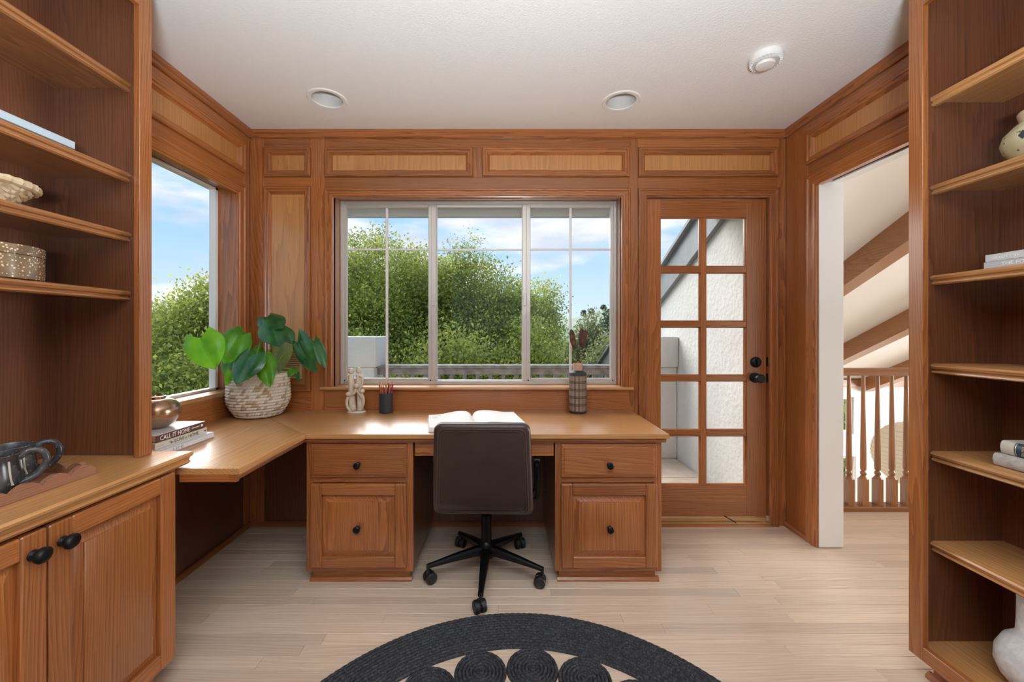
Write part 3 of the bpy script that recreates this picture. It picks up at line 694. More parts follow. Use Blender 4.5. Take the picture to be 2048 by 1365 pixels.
def bookcase(side, xf, xback, zbase, shelves, label, name='bookcase'):
    """side +1: opens towards +x, stands on the left wall; -1 mirrored"""
    s = side; t = thing(name, label, 'bookcase', ((xf + xback) / 2, .7, zbase))
    Y0 = -.30
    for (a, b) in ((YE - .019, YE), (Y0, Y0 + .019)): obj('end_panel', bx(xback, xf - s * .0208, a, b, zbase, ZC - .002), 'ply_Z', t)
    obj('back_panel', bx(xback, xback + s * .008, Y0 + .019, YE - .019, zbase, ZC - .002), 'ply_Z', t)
    for (a, b) in ((YE - .049, YE), (Y0, Y0 + .049)): obj('face_stile', bx(xf - s * .0208, xf, a, b, zbase if side > 0 else .08, ZC - .002, .0012), 'oak_Z', t)
    obj('face_rail', bx(xf - s * .0208, xf, Y0 + .049, YE - .049, 2.343, ZC - .002, .0012), 'oak_Y', t)
    obj('top_panel', bx(xback + s * .008, xf - s * .0208, Y0 + .019, YE - .019, 2.42, 2.44), 'oak_Y', t)
    xs_ = xf - s * .055
    for z in shelves:
        poly = [(xs_ + s * a if a > -.29 else xback + s * .008, z + b) for a, b in NOSE]
        obj('shelf', prism(BM(), poly, 'Y', Y0 + .020, YE - .020), 'top_Y' if side < 0 else 'rail_Y', t)
    return t
bookcase(1, -1.255, XL + .0005, .781, [2.093, 1.775, 1.566, 1.360], 'tall oak bookcase standing on the low cabinet counter', 'bookcase')
rb = bookcase(-1, 1.442, XR - .0005, .08, [2.043, 1.731, 1.414, 1.104, .796, .480], 'tall oak bookcase reaching to the floor beside the pocket door', 'bookcase')
obj('face_rail', bx(1.442, 1.4628, -.25, YE - .049, .08, .128, .0012), 'oak_Y', rb)
obj('bottom_shelf', bx(1.4628, XR - .009, -.28, YE - .019, .106, .126), 'top_Y', rb)
obj('toe_kick', bx(1.50, XR - .01, -.28, YE - .03, .001, .08), 'oak_Y', rb)
obj('shoe_moulding', prism(BM(), [(1.50, 0), (1.482, 0), (1.482, .008), (1.490, .018), (1.50, .022)], 'Y', -.28, YE - .018), 'oak_Y', rb)
pins = BM()
for z in [.30 + .051 * k for k in range(38)]: lathe_dir(pins, (1.492, YE - .0190, z), (0, -1, 0), [(.0025, 0), (.0025, .0006)], 8)
tag(obj('peg_holes', pins, 'dark_slot', rb), kind='stuff')

# ------------------------------------------------------------------ ceiling fittings
def downlight(c, label):
    t = thing('downlight', label, 'downlight', (c[0], c[1], ZC), group=None)
    obj('trim_ring', lathe(BM(), [(.079, .004), (.080, -.004), (.098, -.005), (.104, 0.0), (.104, .001), (.084, .002)], 40, (c[0], c[1], ZC), cap=False), 'white_gloss', t)
    obj('reflector', lathe(BM(), [(.080, .0), (.076, .012), (.062, .100), (.0625, .101), (.0775, .012), (.082, .001)], 40, (c[0], c[1], ZC), cap=False), 'baffle', t)
    obj('lens', lathe(BM(), [(.064, .098), (.05, .088), (.0, .084)], 32, (c[0], c[1], ZC), cap=False), 'lens', t)
downlight(LIGHTS[0], 'white recessed ceiling downlight over the corner of the desk')
downlight(LIGHTS[1], 'white recessed ceiling downlight between desk and glazed door')
sx, sy = at(1532, 112, 1.84).x, 1.84
sm = thing('smoke_detector', 'round white smoke detector on the ceiling', 'smoke detector', (sx, sy, ZC))
obj('base', lathe(BM(), [(0, 0), (.066, 0), (.068, -.004), (.068, -.026), (.064, -.030), (0, -.030)], 40, (sx, sy, ZC), cap=False), 'white_gloss', sm)
obj('chamber', lathe(BM(), [(.052, -.029), (.052, -.038), (0, -.038)], 40, (sx, sy, ZC), cap=False), 'baffle', sm)
obj('cap', lathe(BM(), [(.038, -.037), (.040, -.044), (.036, -.050), (.015, -.053), (0, -.053)], 36, (sx - .006, sy - .004, ZC), cap=False), 'white_gloss', sm)
v = BM()
for k in range(28):
    a = 2 * math.pi * k / 28; p = Vector((sx + .053 * math.cos(a), sy + .053 * math.sin(a), ZC - .033)); lathe_dir(v, p, (math.cos(a), math.sin(a), 0), [(.0022, 0), (.0022, .012)], 4)
tag(obj('fins', v, 'white_gloss', sm), kind='stuff')

# ------------------------------------------------------------------ office chair
ch = thing('office_chair', 'dark brown leather office chair with black five-star base', 'chair', (-.088, 2.03, 0), R(-1.5))
hub = BM(); lathe(hub, [(.030, .085), (.036, .090), (.036, .150), (.030, .165), (.025, .17)], 24); obj('hub', hub, 'black_metal', ch, local=True)
col = BM(); lathe(col, [(.026, .16), (.026, .30), (.020, .302), (.014, .302), (.014, .385)], 20); obj('gas_column', col, 'black_metal', ch, local=True)
for k in range(5):
    a = R(-91 + 72 * k); d_ = Vector((math.cos(a), math.sin(a), 0)); n_ = Vector((-d_.y, d_.x, 0))
    leg = BM(); secs = [(.02, .145, .024, .045), (.06, .142, .022, .042), (.17, .120, .017, .030), (.265, .098, .012, .020), (.290, .092, .012, .018)]
    rings = []
    for (r, z, hw, hh) in secs:
        c = d_ * r
        rings.append([leg.verts.new(c + n_ * (hw * p) + Vector((0, 0, z - hh / 2 + hh * q / 2))) for p, q in ((-1, -.7), (-.6, -1), (.6, -1), (1, -.7), (1, .6), (.55, 1), (-.55, 1), (-1, .6))])
    for A, B in zip(rings, rings[1:]):
        for j in range(8): leg.faces.new((A[j], A[(j + 1) % 8], B[(j + 1) % 8], B[j]))
    leg.faces.new(rings[0]); leg.faces.new(rings[-1])
    obj('base_leg', leg, 'black_metal', ch, local=True)
    c = d_ * .290
    st = BM(); lathe(st, [(.007, .050), (.007, .092)], 12, c)
    yaw = {0: R(25), 1: R(80), 2: R(20), 3: R(-20), 4: R(-50)}[k]
    ax = Vector((math.cos(yaw), math.sin(yaw), 0)); fw = Vector((-ax.y, ax.x, 0)); cc_ = c + fw * .012
    hood = st
    cs = obj('caster', hood, 'black_plastic', ch, local=True)
    hb = BM(); n = 14; prof = []
    for j in range(n + 1):
        th = R(-10 + 200 * j / n); prof.append((math.cos(th) * .030, .028 + math.sin(th) * .030))
    for sgn in (-1, 1):
        w = BM(); lathe_dir(w, cc_ + ax * (sgn * .004) + Vector((0, 0, .0275)), ax * sgn, [(.010, 0), (.027, .001), (.0275, .004), (.0275, .018), (.025, .022), (.021, .023), (.019, .0215), (.005, .0215)], 28)
        obj('wheel', w, 'black_plastic', cs, local=True)
    hd = BM(); box(hd, -.0035, .0035, -.022, .022, .03, .052, .003); hd.transform(Matrix.Translation(cc_) @ Matrix.Rotation(yaw, 4, 'Z'))
    obj('fork', hd, 'black_plastic', cs, local=True)
pan = BM(); box(pan, -.10, .10, -.14, .12, .375, .395, .006); obj('seat_plate', pan, 'black_metal', ch, local=True)
def pad(w0, w1, hgt, thick, rad, n=14):
    """rounded-rectangle cushion in the x-z plane, thickness in y; width w0 at bottom, w1 at top"""
    bm = BM(); box(bm, -.5, .5, -thick / 2, thick / 2, 0, 1)
    for v in bm.verts: v.co.x *= 1; v.co.z *= hgt
    for v in bm.verts: v.co.x *= (w0 + (w1 - w0) * v.co.z / hgt)
    es = [e for e in bm.edges if abs(e.verts[0].co.y - e.verts[1].co.y) > thick * .9]
    bmesh.ops.bevel(bm, geom=es, offset=rad, segments=6, profile=.5, affect='EDGES')
    es = [e for e in bm.edges if abs(e.verts[0].co.y - e.verts[1].co.y) < 1e-5]
    bmesh.ops.bevel(bm, geom=es, offset=thick * .30, segments=3, profile=.5, affect='EDGES')
    for k in range(1, n):
        bmesh.ops.bisect_plane(bm, geom=bm.verts[:] + bm.edges[:] + bm.faces[:], plane_co=(0, 0, hgt * k / n), plane_no=(0, 0, 1))
    return bm
BH = .437
back = pad(.452, .418, BH, .060, .035)
def bend(bm):   # lean back towards the top, roll under at the foot, wrap the sides a little
    for v in bm.verts:
        t = v.co.z / BH; y = v.co.y
        y += -.215 - .055 * t + .05 * max(0, .22 - t) ** 2 / .05 + .10 * v.co.x ** 2
        v.co.y = y; v.co.z += .381
bend(back); obj('backrest', back, 'leather', ch, local=True, smooth=60)
def outline(w0, w1, h, rad, inset, yoff):
    pts = []
    for (sx_, sz_, a0) in ((1, 0, -90), (1, 1, 0), (-1, 1, 90), (-1, 0, 180)):
        for k in range(7):
            a = R(a0 + 15 * k); z = (h - inset - rad if sz_ else inset + rad) + rad * math.sin(a); w = (w0 + (w1 - w0) * z / h) / 2 - inset
            pts.append([sx_ * (w - rad) + rad * math.cos(a), yoff, z])
    full = []
    for i, p in enumerate(pts):
        q = pts[(i + 1) % len(pts)]; n = max(1, int((Vector(q) - Vector(p)).length / .03))
        for j in range(n): full.append([p[c] + (q[c] - p[c]) * j / n for c in range(3)])
    return full
for ins, rd, mt in ((.022, .0028, 'leather_edge'), (.031, .0018, 'leather_edge')):
    b2 = BM(); tube(b2, outline(.452, .418, BH, .03, ins, -.0302), rd, 6, closed=True); bend(b2); obj('seam', b2, mt, ch, local=True)
seat = BM(); box(seat, -.225, .225, -.215, .215, .395, .465, .028, 3)
for v in seat.verts: v.co.z += -.012 * (1 - (v.co.x / .225) ** 2) if v.co.z > .44 else 0
obj('seat', seat, 'leather', ch, local=True, smooth=60)
for s in (-1, 1):
    a = BM(); tube(a, cr([(s * .16, -.03, .383), (s * .235, -.03, .384), (s * .252, -.03, .42), (s * .252, -.06, .54), (s * .252, -.03, .572), (s * .252, .12, .572), (s * .252, .155, .54), (s * .252, .10, .42), (s * .235, .09, .384), (s * .16, .09, .383)], 5), .010, 8)
    ar = obj('armrest', a, 'black_metal', ch, local=True)
    obj('arm_pad', box(BM(), s * .252 - .016, s * .252 + .016, -.03, .13, .570, .588, .006, 2), 'leather_edge', ar, local=True)
for (x_, y_) in ((-.12, .10), (.12, .10)): obj('adjuster_lever', tube(BM(), [(x_, y_ - .1, .383), (x_ * 1.5, y_ - .1, .380)], .006, 8), 'black_metal', ch, local=True)

# ------------------------------------------------------------------ braided rug
rc = (.057, .862); RO = .876
rug = thing('braided_rug', 'round charcoal braided jute rug with a ring of open medallions', 'rug', (*rc, 0))
def coil(bm, r, w, h, seg, ph, z0=.001):
    """one braided cord: a lumpy ring of chevron strands"""
    m = 6; grid = []
    for k in range(seg):
        a = 2 * math.pi * k / seg; st = .72 + .28 * abs(math.sin(k * math.pi / 4 + ph)); row_ = []
        for j in range(m + 1):
            q = j / m * 2 - 1; sk = (q * .012 / max(r, .05)) * (1 if int(ph * 3) % 2 else -1)
            row_.append(bm.verts.new(((r + q * w / 2) * math.cos(a + sk), (r + q * w / 2) * math.sin(a + sk), z0 + h * st * math.sqrt(max(0, 1 - q * q)))))
        grid.append(row_)
    for k in range(seg):
        A, B = grid[k], grid[(k + 1) % seg]
        for j in range(m): bm.faces.new((A[j], A[j + 1], B[j + 1], B[j]))
bd = BM(); cw = .0145; nco = 13
for i in range(nco): coil(bd, RO - cw / 2 - i * cw, cw * 1.06, .011, int(2 * math.pi * (RO - i * cw) / .0062), i * 1.37)
obj('border_band', bd, 'rug_jute', rug, local=True, recalc=False, smooth=80)
rin = RO - nco * cw; nm_ = 20; rm = math.sin(math.pi / nm_) * (rin) / (1 + math.sin(math.pi / nm_))
md = BM(); rr = rm; i = 0
while rr > .012:
    coil(md, rr - .0065, .0138, .010, max(14, int(2 * math.pi * rr / .0062)), i * 1.7); rr -= .013; i += 1
lathe(md, [(.014, .001), (.010, .009), (0, .010)], 12, cap=False)
m0 = obj('medallion', md, 'rug_jute', rug, local=True, recalc=False, smooth=80)
for k in range(nm_):
    a = 2 * math.pi * (k + .76) / nm_
    o = m0 if k == 0 else m0.copy()
    if k: COL.objects.link(o); o.parent = rug
    o.location = ((rin - rm) * math.cos(a), (rin - rm) * math.sin(a), 0); o.rotation_euler.z = a * 2.3
cen = BM(); rr = rin - 2 * rm; i = 0
while rr > .02: coil(cen, rr - .01, .021, .011, max(14, int(2 * math.pi * rr / .0085)), i * 1.7); rr -= .02; i += 1
obj('centre_disc', cen, 'rug_jute', rug, local=True, recalc=False, smooth=80)
# ------------------------------------------------------------------ things on the desk
# wall vent behind the plant
vt = thing('wall_vent', 'small beige wall vent grille behind the potted plant', 'vent', (ux(578), D, vz(758)))
vf = BM(); frame(vf, PB, ux(552), ux(604), vz(758), vz(691), [(0, NB), (0, .004), (.004, .007), (.012, .007), (.014, .002), (.014, NB)])
obj('vent_frame', vf, ['vent', 'vent'], vt)
for k in range(13):
    z = vz(758) + .018 + k * .0135
    s = BM(); box(s, ux(552) + .013, ux(604) - .013, D - .004, D + .006, z, z + .0035); obj('slat', s, 'vent', vt)

# potted plant in a woven basket
PXc, PYc = -1.424, 2.355
plant = thing('potted_plant', 'heart-leaved green plant in a woven seagrass basket', 'plant', (PXc, PYc, ZD))
def basket_r(t): return (.108 + .05 * math.sin(min(1, t * 2.2) * math.pi / 2)) * (1 - .10 * max(0, t - .45) ** 1.3)
bk = BM(); rows_, st_ = 14, 58; hB = .238
lathe(bk, [(0, .002), (.10, .002), (.112, .006)], 40, (PXc, PYc, ZD), cap=False, mi=0)
for r_ in range(rows_):
    for k in range(st_):
        mi = 1 if rng.random() < .78 else 0
        off = .5 * (r_ % 2)
        g = []
        for i in range(4):
            rw = []
            for j in range(4):
                u = (k + off + i / 3 * .96) / st_ * 2 * math.pi; t = (r_ + j / 3) / rows_
                bul = math.sin(math.pi * j / 3) * .006 + math.sin(math.pi * i / 3) * .0035 * math.sin(math.pi * (j + .3) / 3.6)
                rad = basket_r(t) + bul; rw.append(bk.verts.new((PXc + rad * math.cos(u + .02 * j), PYc + rad * math.sin(u + .02 * j), ZD + .004 + t * hB)))
            g.append(rw)
        for i in range(3):
            for j in range(3): bk.faces.new((g[i][j], g[i + 1][j], g[i + 1][j + 1], g[i][j + 1])).material_index = mi
rt = basket_r(1)
lathe(bk, [(rt - .001, hB + .002), (rt + .004, hB + .008), (rt - .004, hB + .012), (rt - .012, hB + .004), (rt - .012, hB - .06)], 48, (PXc, PYc, ZD), cap=False, mi=1)
obj('basket', bk, ['jute', 'jute_pale'], plant, recalc=False, smooth=70)
obj('soil', lathe(BM(), [(0, .195), (rt - .01, .190)], 32, (PXc, PYc, ZD), cap=False), 'soil', plant)
def heart(Lg, Wd, fold=.25, curl=.18, wave=.03, n=9, m=8):
    """heart-shaped blade: midrib along +y from the stalk, tip drooping; face towards +z"""
    bm = BM(); grid = []
    for j in range(n + 1):
        t = j / n; w = (math.sin(math.pi * (t ** .62)) ** .75 if 0 < t < 1 else 0) * Wd / 2
        w = max(w, Wd * .28 * (1 - t) ** 3 if t < .25 else 0.0005)
        row_ = []
        for i in range(-m, m + 1):
            s = i / m; x = s * w
            y = t * Lg - (abs(s) ** 1.4) * .26 * Lg * (1 - t) ** 2.2
            z = fold * abs(x) * (1 - .4 * abs(s)) - curl * Lg * (t ** 2) + wave * Wd * math.sin(5 * t + 3 * s) * abs(s) - .25 * abs(s) ** 3 * w
            row_.append(bm.verts.new((x, y, z)))
        grid.append(row_)
    for a, b in zip(grid, grid[1:]):
        for i in range(2 * m): bm.faces.new((a[i], a[i + 1], b[i + 1], b[i]))
    return bm
def leaf(att, tip, d0, d1, width, facing, mat, root=None, fold=.25, curl=.18, stalk=True):
    """att / tip: pixel positions of stalk end and leaf tip, at depths d0, d1"""
    A, T = at(*att, d0), at(*tip, d1); yv = (T - A); Lg = yv.length; yv.normalize()
    n = Vector(facing); n = (n - yv * n.dot(yv)).normalized(); xv = yv.cross(n)
    bm = heart(Lg * 1.06, width, fold, curl)
    bm.transform(Matrix(((xv.x, yv.x, n.x, A.x), (xv.y, yv.y, n.y, A.y), (xv.z, yv.z, n.z, A.z), (0, 0, 0, 1))))
    lo = obj('leaf', bm, mat, plant, recalc=False, smooth=75)
    if stalk:
        r0 = Vector(root) if root else Vector((PXc + rng.uniform(-.05, .05), PYc + rng.uniform(-.05, .05), ZD + .19))
        midp = (r0 * .45 + A * .55) + Vector((0, 0, .035))
        b = BM(); tube(b, cr([r0, midp, A], 6), [.0042 - .0020 * k / 12 for k in range(13)], 7); obj('petiole', b, 'petiole', lo)
    return lo
C_ = (0, -1, .25)
leaf((401, 676), (424, 734), 1.95, 1.93, .175, (.25, -1, .2), 'house_leaf')
leaf((476, 672), (449, 722), 2.22, 2.14, .160, (.45, -1, .35), 'house_leaf')
leaf((466, 704), (444, 745), 2.28, 2.22, .130, (-.2, -1, .3), 'house_leaf')
leaf((477, 676), (478, 652), 2.30, 2.32, .070, (.9, -1, .1), 'house_leaf')
leaf((504, 711), (468, 762), 2.16, 2.08, .180, (-.1, -1, .45), 'house_leaf_dark')
leaf((527, 716), (536, 768), 2.20, 2.13, .110, (.3, -1, .2), 'house_leaf')
leaf((566, 690), (552, 742), 2.45, 2.43, .130, (-.2, -1, .1), 'house_leaf_pale')
leaf((534, 634), (561, 650), 2.33, 2.26, .145, (-.15, -.55, 1), 'house_leaf_dark', fold=.1)
leaf((540, 648), (556, 678), 2.28, 2.20, .150, (.1, -.6, 1), 'house_leaf_dark', fold=-.3, curl=.35)
leaf((566, 660), (586, 684), 2.32, 2.30, .10, (.4, -.6, .8), 'house_leaf_dark')
leaf((596, 683), (622, 742), 2.30, 2.22, .170, (-.75, -1, .15), 'house_leaf_dark', fold=.35)
leaf((628, 682), (651, 728), 2.34, 2.28, .085, (.8, -.9, .4), 'house_leaf_dark')
leaf((586, 738), (576, 752), 2.40, 2.36, .06, C_, 'house_leaf')
leaf((594, 748), (598, 764), 2.40, 2.38, .03, C_, 'house_leaf_dark')
leaf((462, 744), (452, 772), 2.20, 2.20, .050, (.5, -1, .1), 'house_leaf')
leaf((506, 698), (522, 712), 2.34, 2.30, .09, (0, -.6, .8), 'house_leaf')
leaf((498, 740), (500, 764), 2.28, 2.2, .07, C_, 'house_leaf')

# soapstone family sculpture
fx_, fy_ = at(713, 826, 2.45).x, 2.45
fig = thing('family_sculpture', 'pale soapstone sculpture of an embracing family', 'sculpture', (fx_, fy_, ZD))
def fp(px, py, dy=0): p = at(px, py, 2.45); return (p.x, p.y + dy, p.z)
b = BM(); lathe(b, [(0, 0), (.056, 0), (.058, .004), (.054, .010), (0, .011)], 32, (fx_, fy_, ZD), cap=False, sy=.55); obj('base', b, 'soapstone', fig)
b = BM()
tube(b, cr([fp(706, 822), fp(704, 800), fp(703, 775), fp(702, 757), fp(702, 750)], 4), [.022 - .0065 * k / 16 for k in range(17)], 12)
tube(b, cr([fp(720, 822, .012), fp(719, 800, .012), fp(717, 775, .012), fp(716, 757, .012), fp(716, 749, .012)], 4), [.021 - .0065 * k / 16 for k in range(17)], 12)
ball(b, fp(702, 743), .0185, 16, 10, (.9, 1, 1.05)); ball(b, fp(716, 742, .012), .0185, 16, 10, (.9, 1, 1.05))
tube(b, cr([fp(700, 752), fp(695, 754), fp(697, 762), fp(703, 769), fp(708, 773), fp(713, 769)], 4), .0065, 8)
tube(b, cr([fp(718, 752), fp(724, 754), fp(725, 766), fp(722, 776), fp(716, 783)], 4), .0065, 8)
obj('parents', b, 'soapstone', fig, smooth=70)
b = BM(); ball(b, fp(715, 772, -.018), .0150, 14, 9); tube(b, cr([fp(714, 778, -.016), fp(712, 784, -.02), fp(706, 790, -.02), fp(702, 796, -.018)], 4), [.012 - .006 * k / 12 for k in range(13)], 10)
tube(b, cr([fp(714, 778, -.016), fp(718, 784, -.02), fp(723, 790, -.02), fp(727, 797, -.016)], 4), .0065, 8)
obj('middle_child', b, 'soapstone', fig, smooth=70)
for (hx, hy, pts, nm) in ((699, 788, [(699, 793), (696, 800), (696, 810), (700, 818), (706, 822)], 'small_child'), (727, 782, [(725, 787), (729, 796), (729, 806), (726, 814), (722, 820)], 'small_child')):
    b = BM(); ball(b, fp(hx, hy, -.02), .0145, 14, 9); tube(b, cr([fp(p[0], p[1], -.018) for p in pts], 4), .0085, 8); obj(nm, b, 'soapstone', fig, smooth=70)
obj('crouching_child', ball(BM(), fp(709, 815, -.02), .019, 14, 9, (.9, .8, 1.1)), 'soapstone', fig)

# pencil cup and pencils
cx_, cy_ = at(772, 825, 2.445).x, 2.445
cup = BM(); lathe(cup, [(0, .001), (.038, .001), (.040, .004), (.040, .117), (.0385, .119), (.037, .117), (.037, .010), (0, .010)], 28, (cx_, cy_, ZD), cap=False)
tag(obj('pencil_cup', cup, 'vase_black', origin=(cx_, cy_, ZD)), 'black cylindrical pencil cup on the desk under the window', 'pencil cup')
names = ['scarlet', 'crimson', 'orange', 'dark purple', 'chestnut brown', 'black', 'tan', 'plum', 'coral red', 'rust', 'ochre', 'maroon', 'dusty pink', 'dark brown', 'pale wood', 'magenta']
for k in range(16):
    a = 2 * math.pi * k / 16 + .2; rr = .030 if k % 2 else .018
    base = Vector((cx_ + .35 * rr * math.cos(a + .5), cy_ + .35 * rr * math.sin(a + .5), ZD + .0115)); top = Vector((cx_ + 1.62 * rr * math.cos(a), cy_ + 1.2 * rr * math.sin(a), ZD + .192 + .014 * math.sin(k * 2.1)))
    # keep inside the rim
    dirv = (top - base).normalized(); p1 = base + dirv * ((top - base).length - .022); p2 = base + dirv * (top - base).length
    ci = k
    t = thing('colour_pencil', '%s colour pencil standing in the black pencil cup' % names[ci], 'pencil', tuple(base), group='pencils in the black cup')
    obj('barrel', tube(BM(), [base, p1], .0037, 6), 'pencil_%d' % ci, t, smooth=0)
    tp = obj('tip', tube(BM(), [p1, p2], [.0036, .0007], 6), 'pencil_tip', t, smooth=0)
    obj('lead', tube(BM(), [p2 - dirv * .006, p2 + dirv * .001], [.0013, .0004], 6), 'pencil_%d' % ci, tp, smooth=0)

# patterned bottle vase with dried pods
vx, vy = at(1155.5, 826, 2.445).x, 2.445
vs = thing('bottle_vase', 'dark bottle vase with tan striped bands and pale neck', 'vase', (vx, vy, ZD))
RV = .0525; hV = .298
obj('body', lathe(BM(), [(0, .001), (.047, .001), (.0515, .006), (RV, .012), (RV, .236), (.050, .243), (.036, .252), (.029, .256)], 44, (vx, vy, ZD), cap=False), 'vase_black', vs)
obj('neck', lathe(BM(), [(.0290, .254), (.0290, .297), (.0275, .299), (.0245, .297), (.0245, .20)], 36, (vx, vy, ZD), cap=False), 'vase_tan', vs)
def strips(z0, z1, n, w, par, nm):
    bm = BM()
    for k in range(n):
        a0 = 2 * math.pi * k / n; q = []
        for (aa, z) in ((a0, z0), (a0 + w, z0), (a0 + w, z1), (a0, z1)): q.append(bm.verts.new((vx + (RV + .0006) * math.cos(aa), vy + (RV + .0006) * math.sin(aa), ZD + z)))
        bm.faces.new(q)
    tag(obj(nm, bm, 'vase_tan', par, smooth=0, recalc=False), kind='stuff')
for k in range(5):
    z0 = .016 + k * .0445; strips(z0, z0 + .030, 42, .066, vs, 'stripe_band')
    if k < 4:
        strips(z0 + .0335, z0 + .0365, 42, .05, vs, 'dash_band'); strips(z0 + .039, z0 + .0415, 42, .05, vs, 'dash_band')
for (b0, p0, p1, r, lab) in (((1152, 730), (1149, 700), (1142, 659), .0225, 'dried brown seed pod on a stem leaning towards the window muntin'), ((1160, 730), (1161, 693), (1163, 657), .0205, 'dried brown upright seed pod on a stem in the bottle vase'), ((1163, 730), (1164, 700), (1171, 660), .0205, 'shorter dried brown seed pod on a stem leaning to the door side')):
    B0 = Vector((vx + (b0[0] - 1156) * .0012, vy + rng.uniform(-.008, .008), ZD + .22)); P0, P1 = at(*p0, vy), at(*p1, vy)
    t = thing('dried_pod_stem', lab, 'dried flower', tuple(B0), group=None)
    obj('stem', tube(BM(), cr([B0, at(*b0, vy), P0], 5), .0016, 6), 'pod_stem', t)
    n = 12; b = BM(); tube(b, [P0 + (P1 - P0) * (k / n) for k in range(n + 1)], [max(.0015, r * math.sin(math.pi * min(.97, .06 + .80 * (k / n))) ** .8 if k < n else .004) for k in range(n + 1)], 12, flat=.7)
    obj('pod', b, 'dried_pod', t, smooth=70)

# open book
ob = thing('open_book', 'large open book with white pages lying on the desk behind the chair', 'book', (-.155, 2.165, ZD), R(11))
LW, LH = .242, .300
cv = BM(); box(cv, -LW - .006, LW + .006, -LH / 2 - .005, LH / 2 + .005, .0005, .004, .001); obj('cover', cv, 'cover_white', ob, local=True)
def pagecurve(s, u):   # u 0 at the spine .. 1 at the fore-edge
    return s * LW * u, .022 + .020 * math.sin(math.pi * min(1, u * 1.25 + .02)) ** .9 * (1 - u) + .004 * (1 - u) - (.026 * math.exp(-u * 26))
for s in (-1, 1):
    b = BM(); n = 24; top = [pagecurve(s, k / n) for k in range(n + 1)]
    prism(b, [(x, z) for x, z in top] + [(s * (LW + .002), .0045), (0, .0045)], 'Y', -LH / 2, LH / 2); pg = obj('page_block', b, 'paper', ob, local=True, smooth=60)
    if s < 0:
        ln = BM()
        for (v0, u0, u1) in ((.105, .35, .62), (.105, .70, .80), (.08, .82, .93), (.06, .82, .91)):
            (x0, z0), (x1, z1) = pagecurve(s, u0), pagecurve(s, u1); z0 += .0012; z1 += .0012
            ln.faces.new([ln.verts.new(p) for p in ((x0, v0, z0), (x1, v0, z1), (x1, v0 + .004, z1), (x0, v0 + .004, z0))])
        tag(obj('printed_lines', ln, 'ink_soft', pg, local=True, smooth=0), kind='stuff')

# ------------------------------------------------------------------ books
def book(name, label, x0, x1, y0, y1, z0, th, cover, side, top=None, round_=0, group=None):
    """book lying flat; side=+1: spine on the +x face, -1: on the -x face"""
    t = thing(name, label, 'book', ((x0 + x1) / 2, (y0 + y1) / 2, z0), group=group)
    xs, xo = (x1, x0) if side > 0 else (x0, x1)
    obj('back_cover', bx(x0, x1, y0, y1, z0 + .0003, z0 + .003, .0006), cover, t)
    obj('front_cover', bx(x0, x1, y0, y1, z0 + th - .003, z0 + th, .0006), top or cover, t)
    obj('pages', bx(xo - side * -.003, xs - side * .003, y0 + .004, y1 - .004, z0 + .003, z0 + th - .003), 'page_edge', t)
    sp = BM()
    if round_:
        n = 8; poly = [(xs + side * round_ * math.cos(R(-90 + 180 * k / n)), z0 + th / 2 + (th / 2 - .0005) * math.sin(R(-90 + 180 * k / n))) for k in range(n + 1)]
        prism(sp, poly + [(xs - side * .004, z0 + th - .0005), (xs - side * .004, z0 + .0005)], 'Y', y0, y1)
    else: box(sp, xs - side * .003, xs, y0, y1, z0 + .0004, z0 + th - .0004, .0008)
    obj('spine', sp, cover, t)
    return t
XS = -1.365
bk3 = book('book', 'pale grey-white book at the bottom of the stack on the desk return', -1.575, XS + .022, 1.575, 1.875, ZD, .026, 'cover_white', 1)
bk2 = book('book', 'cream book with dark title in the middle of the stack', -1.575, XS + .004, 1.580, 1.855, ZD + .0262, .026, 'cover_cream', 1)
bk1 = book('book', 'brown book with white title on top of the stack under the copper vase', -1.572, XS, 1.590, 1.850, ZD + .0524, .029, 'cover_brown', 1, 'cover_top')
YX, ZX = (0, 1, 0), (0, 0, 1)
text('title', 'CALL IT HOME', .026, 'white_ink', (XS + .0006, 1.606, ZD + .0575), YX, ZX, bk1, .152)
obj('author_line', bx(XS + .0002, XS + .0006, 1.770, 1.815, ZD + .0655, ZD + .0685), 'white_ink', bk1)
obj('emblem', lathe_dir(BM(), (XS + .0002, 1.829, ZD + .067), (1, 0, 0), [(.006, 0), (.006, .0006)], 16), 'white_ink', bk1)
text('title', 'The', .015, 'ink', (XS + .0046, 1.646, ZD + .034), YX, ZX, bk2, .020)
text('title', 'LOVE', .019, 'ink', (XS + .0046, 1.672, ZD + .033), YX, ZX, bk2, .050)
text('title', 'of', .012, 'ink', (XS + .0046, 1.728, ZD + .034), YX, ZX, bk2, .010)
text('title', 'HOME', .019, 'ink', (XS + .0046, 1.745, ZD + .033), YX, ZX, bk2, .058)
obj('imprint', bx(XS + .004, XS + .0046, 1.838, 1.848, ZD + .036, ZD + .042), 'ink', bk2)
obj('byline', bx(XS + .004, XS + .0046, 1.592, 1.620, ZD + .038, ZD + .0395), 'ink_soft', bk2)
text('title', 'LIFE', .016, 'ink_soft', (XS + .0226, 1.640, ZD + .007), YX, ZX, bk3, .055)
# copper vase
ax_, ay_, az_ = -1.482, 1.725, ZD + .0816
tag(obj('copper_vase', lathe(BM(), [(0, .001), (.040, .001), (.044, .004), (.062, .018), (.082, .045), (.088, .068), (.083, .092), (.066, .113), (.040, .124), (.034, .126), (.035, .134), (.031, .135), (.029, .126), (.02, .11)], 44, (ax_, ay_, az_), cap=False), 'copper', origin=(ax_, ay_, az_), smooth=60), 'round glossy copper-brown vase on a stack of books', 'vase')
# left bookcase
bb = book('book', 'pale blue-grey book lying flat on a bookcase shelf', -1.54, -1.315, .96, 1.242, 1.7755, .022, 'cover_blue', 1)
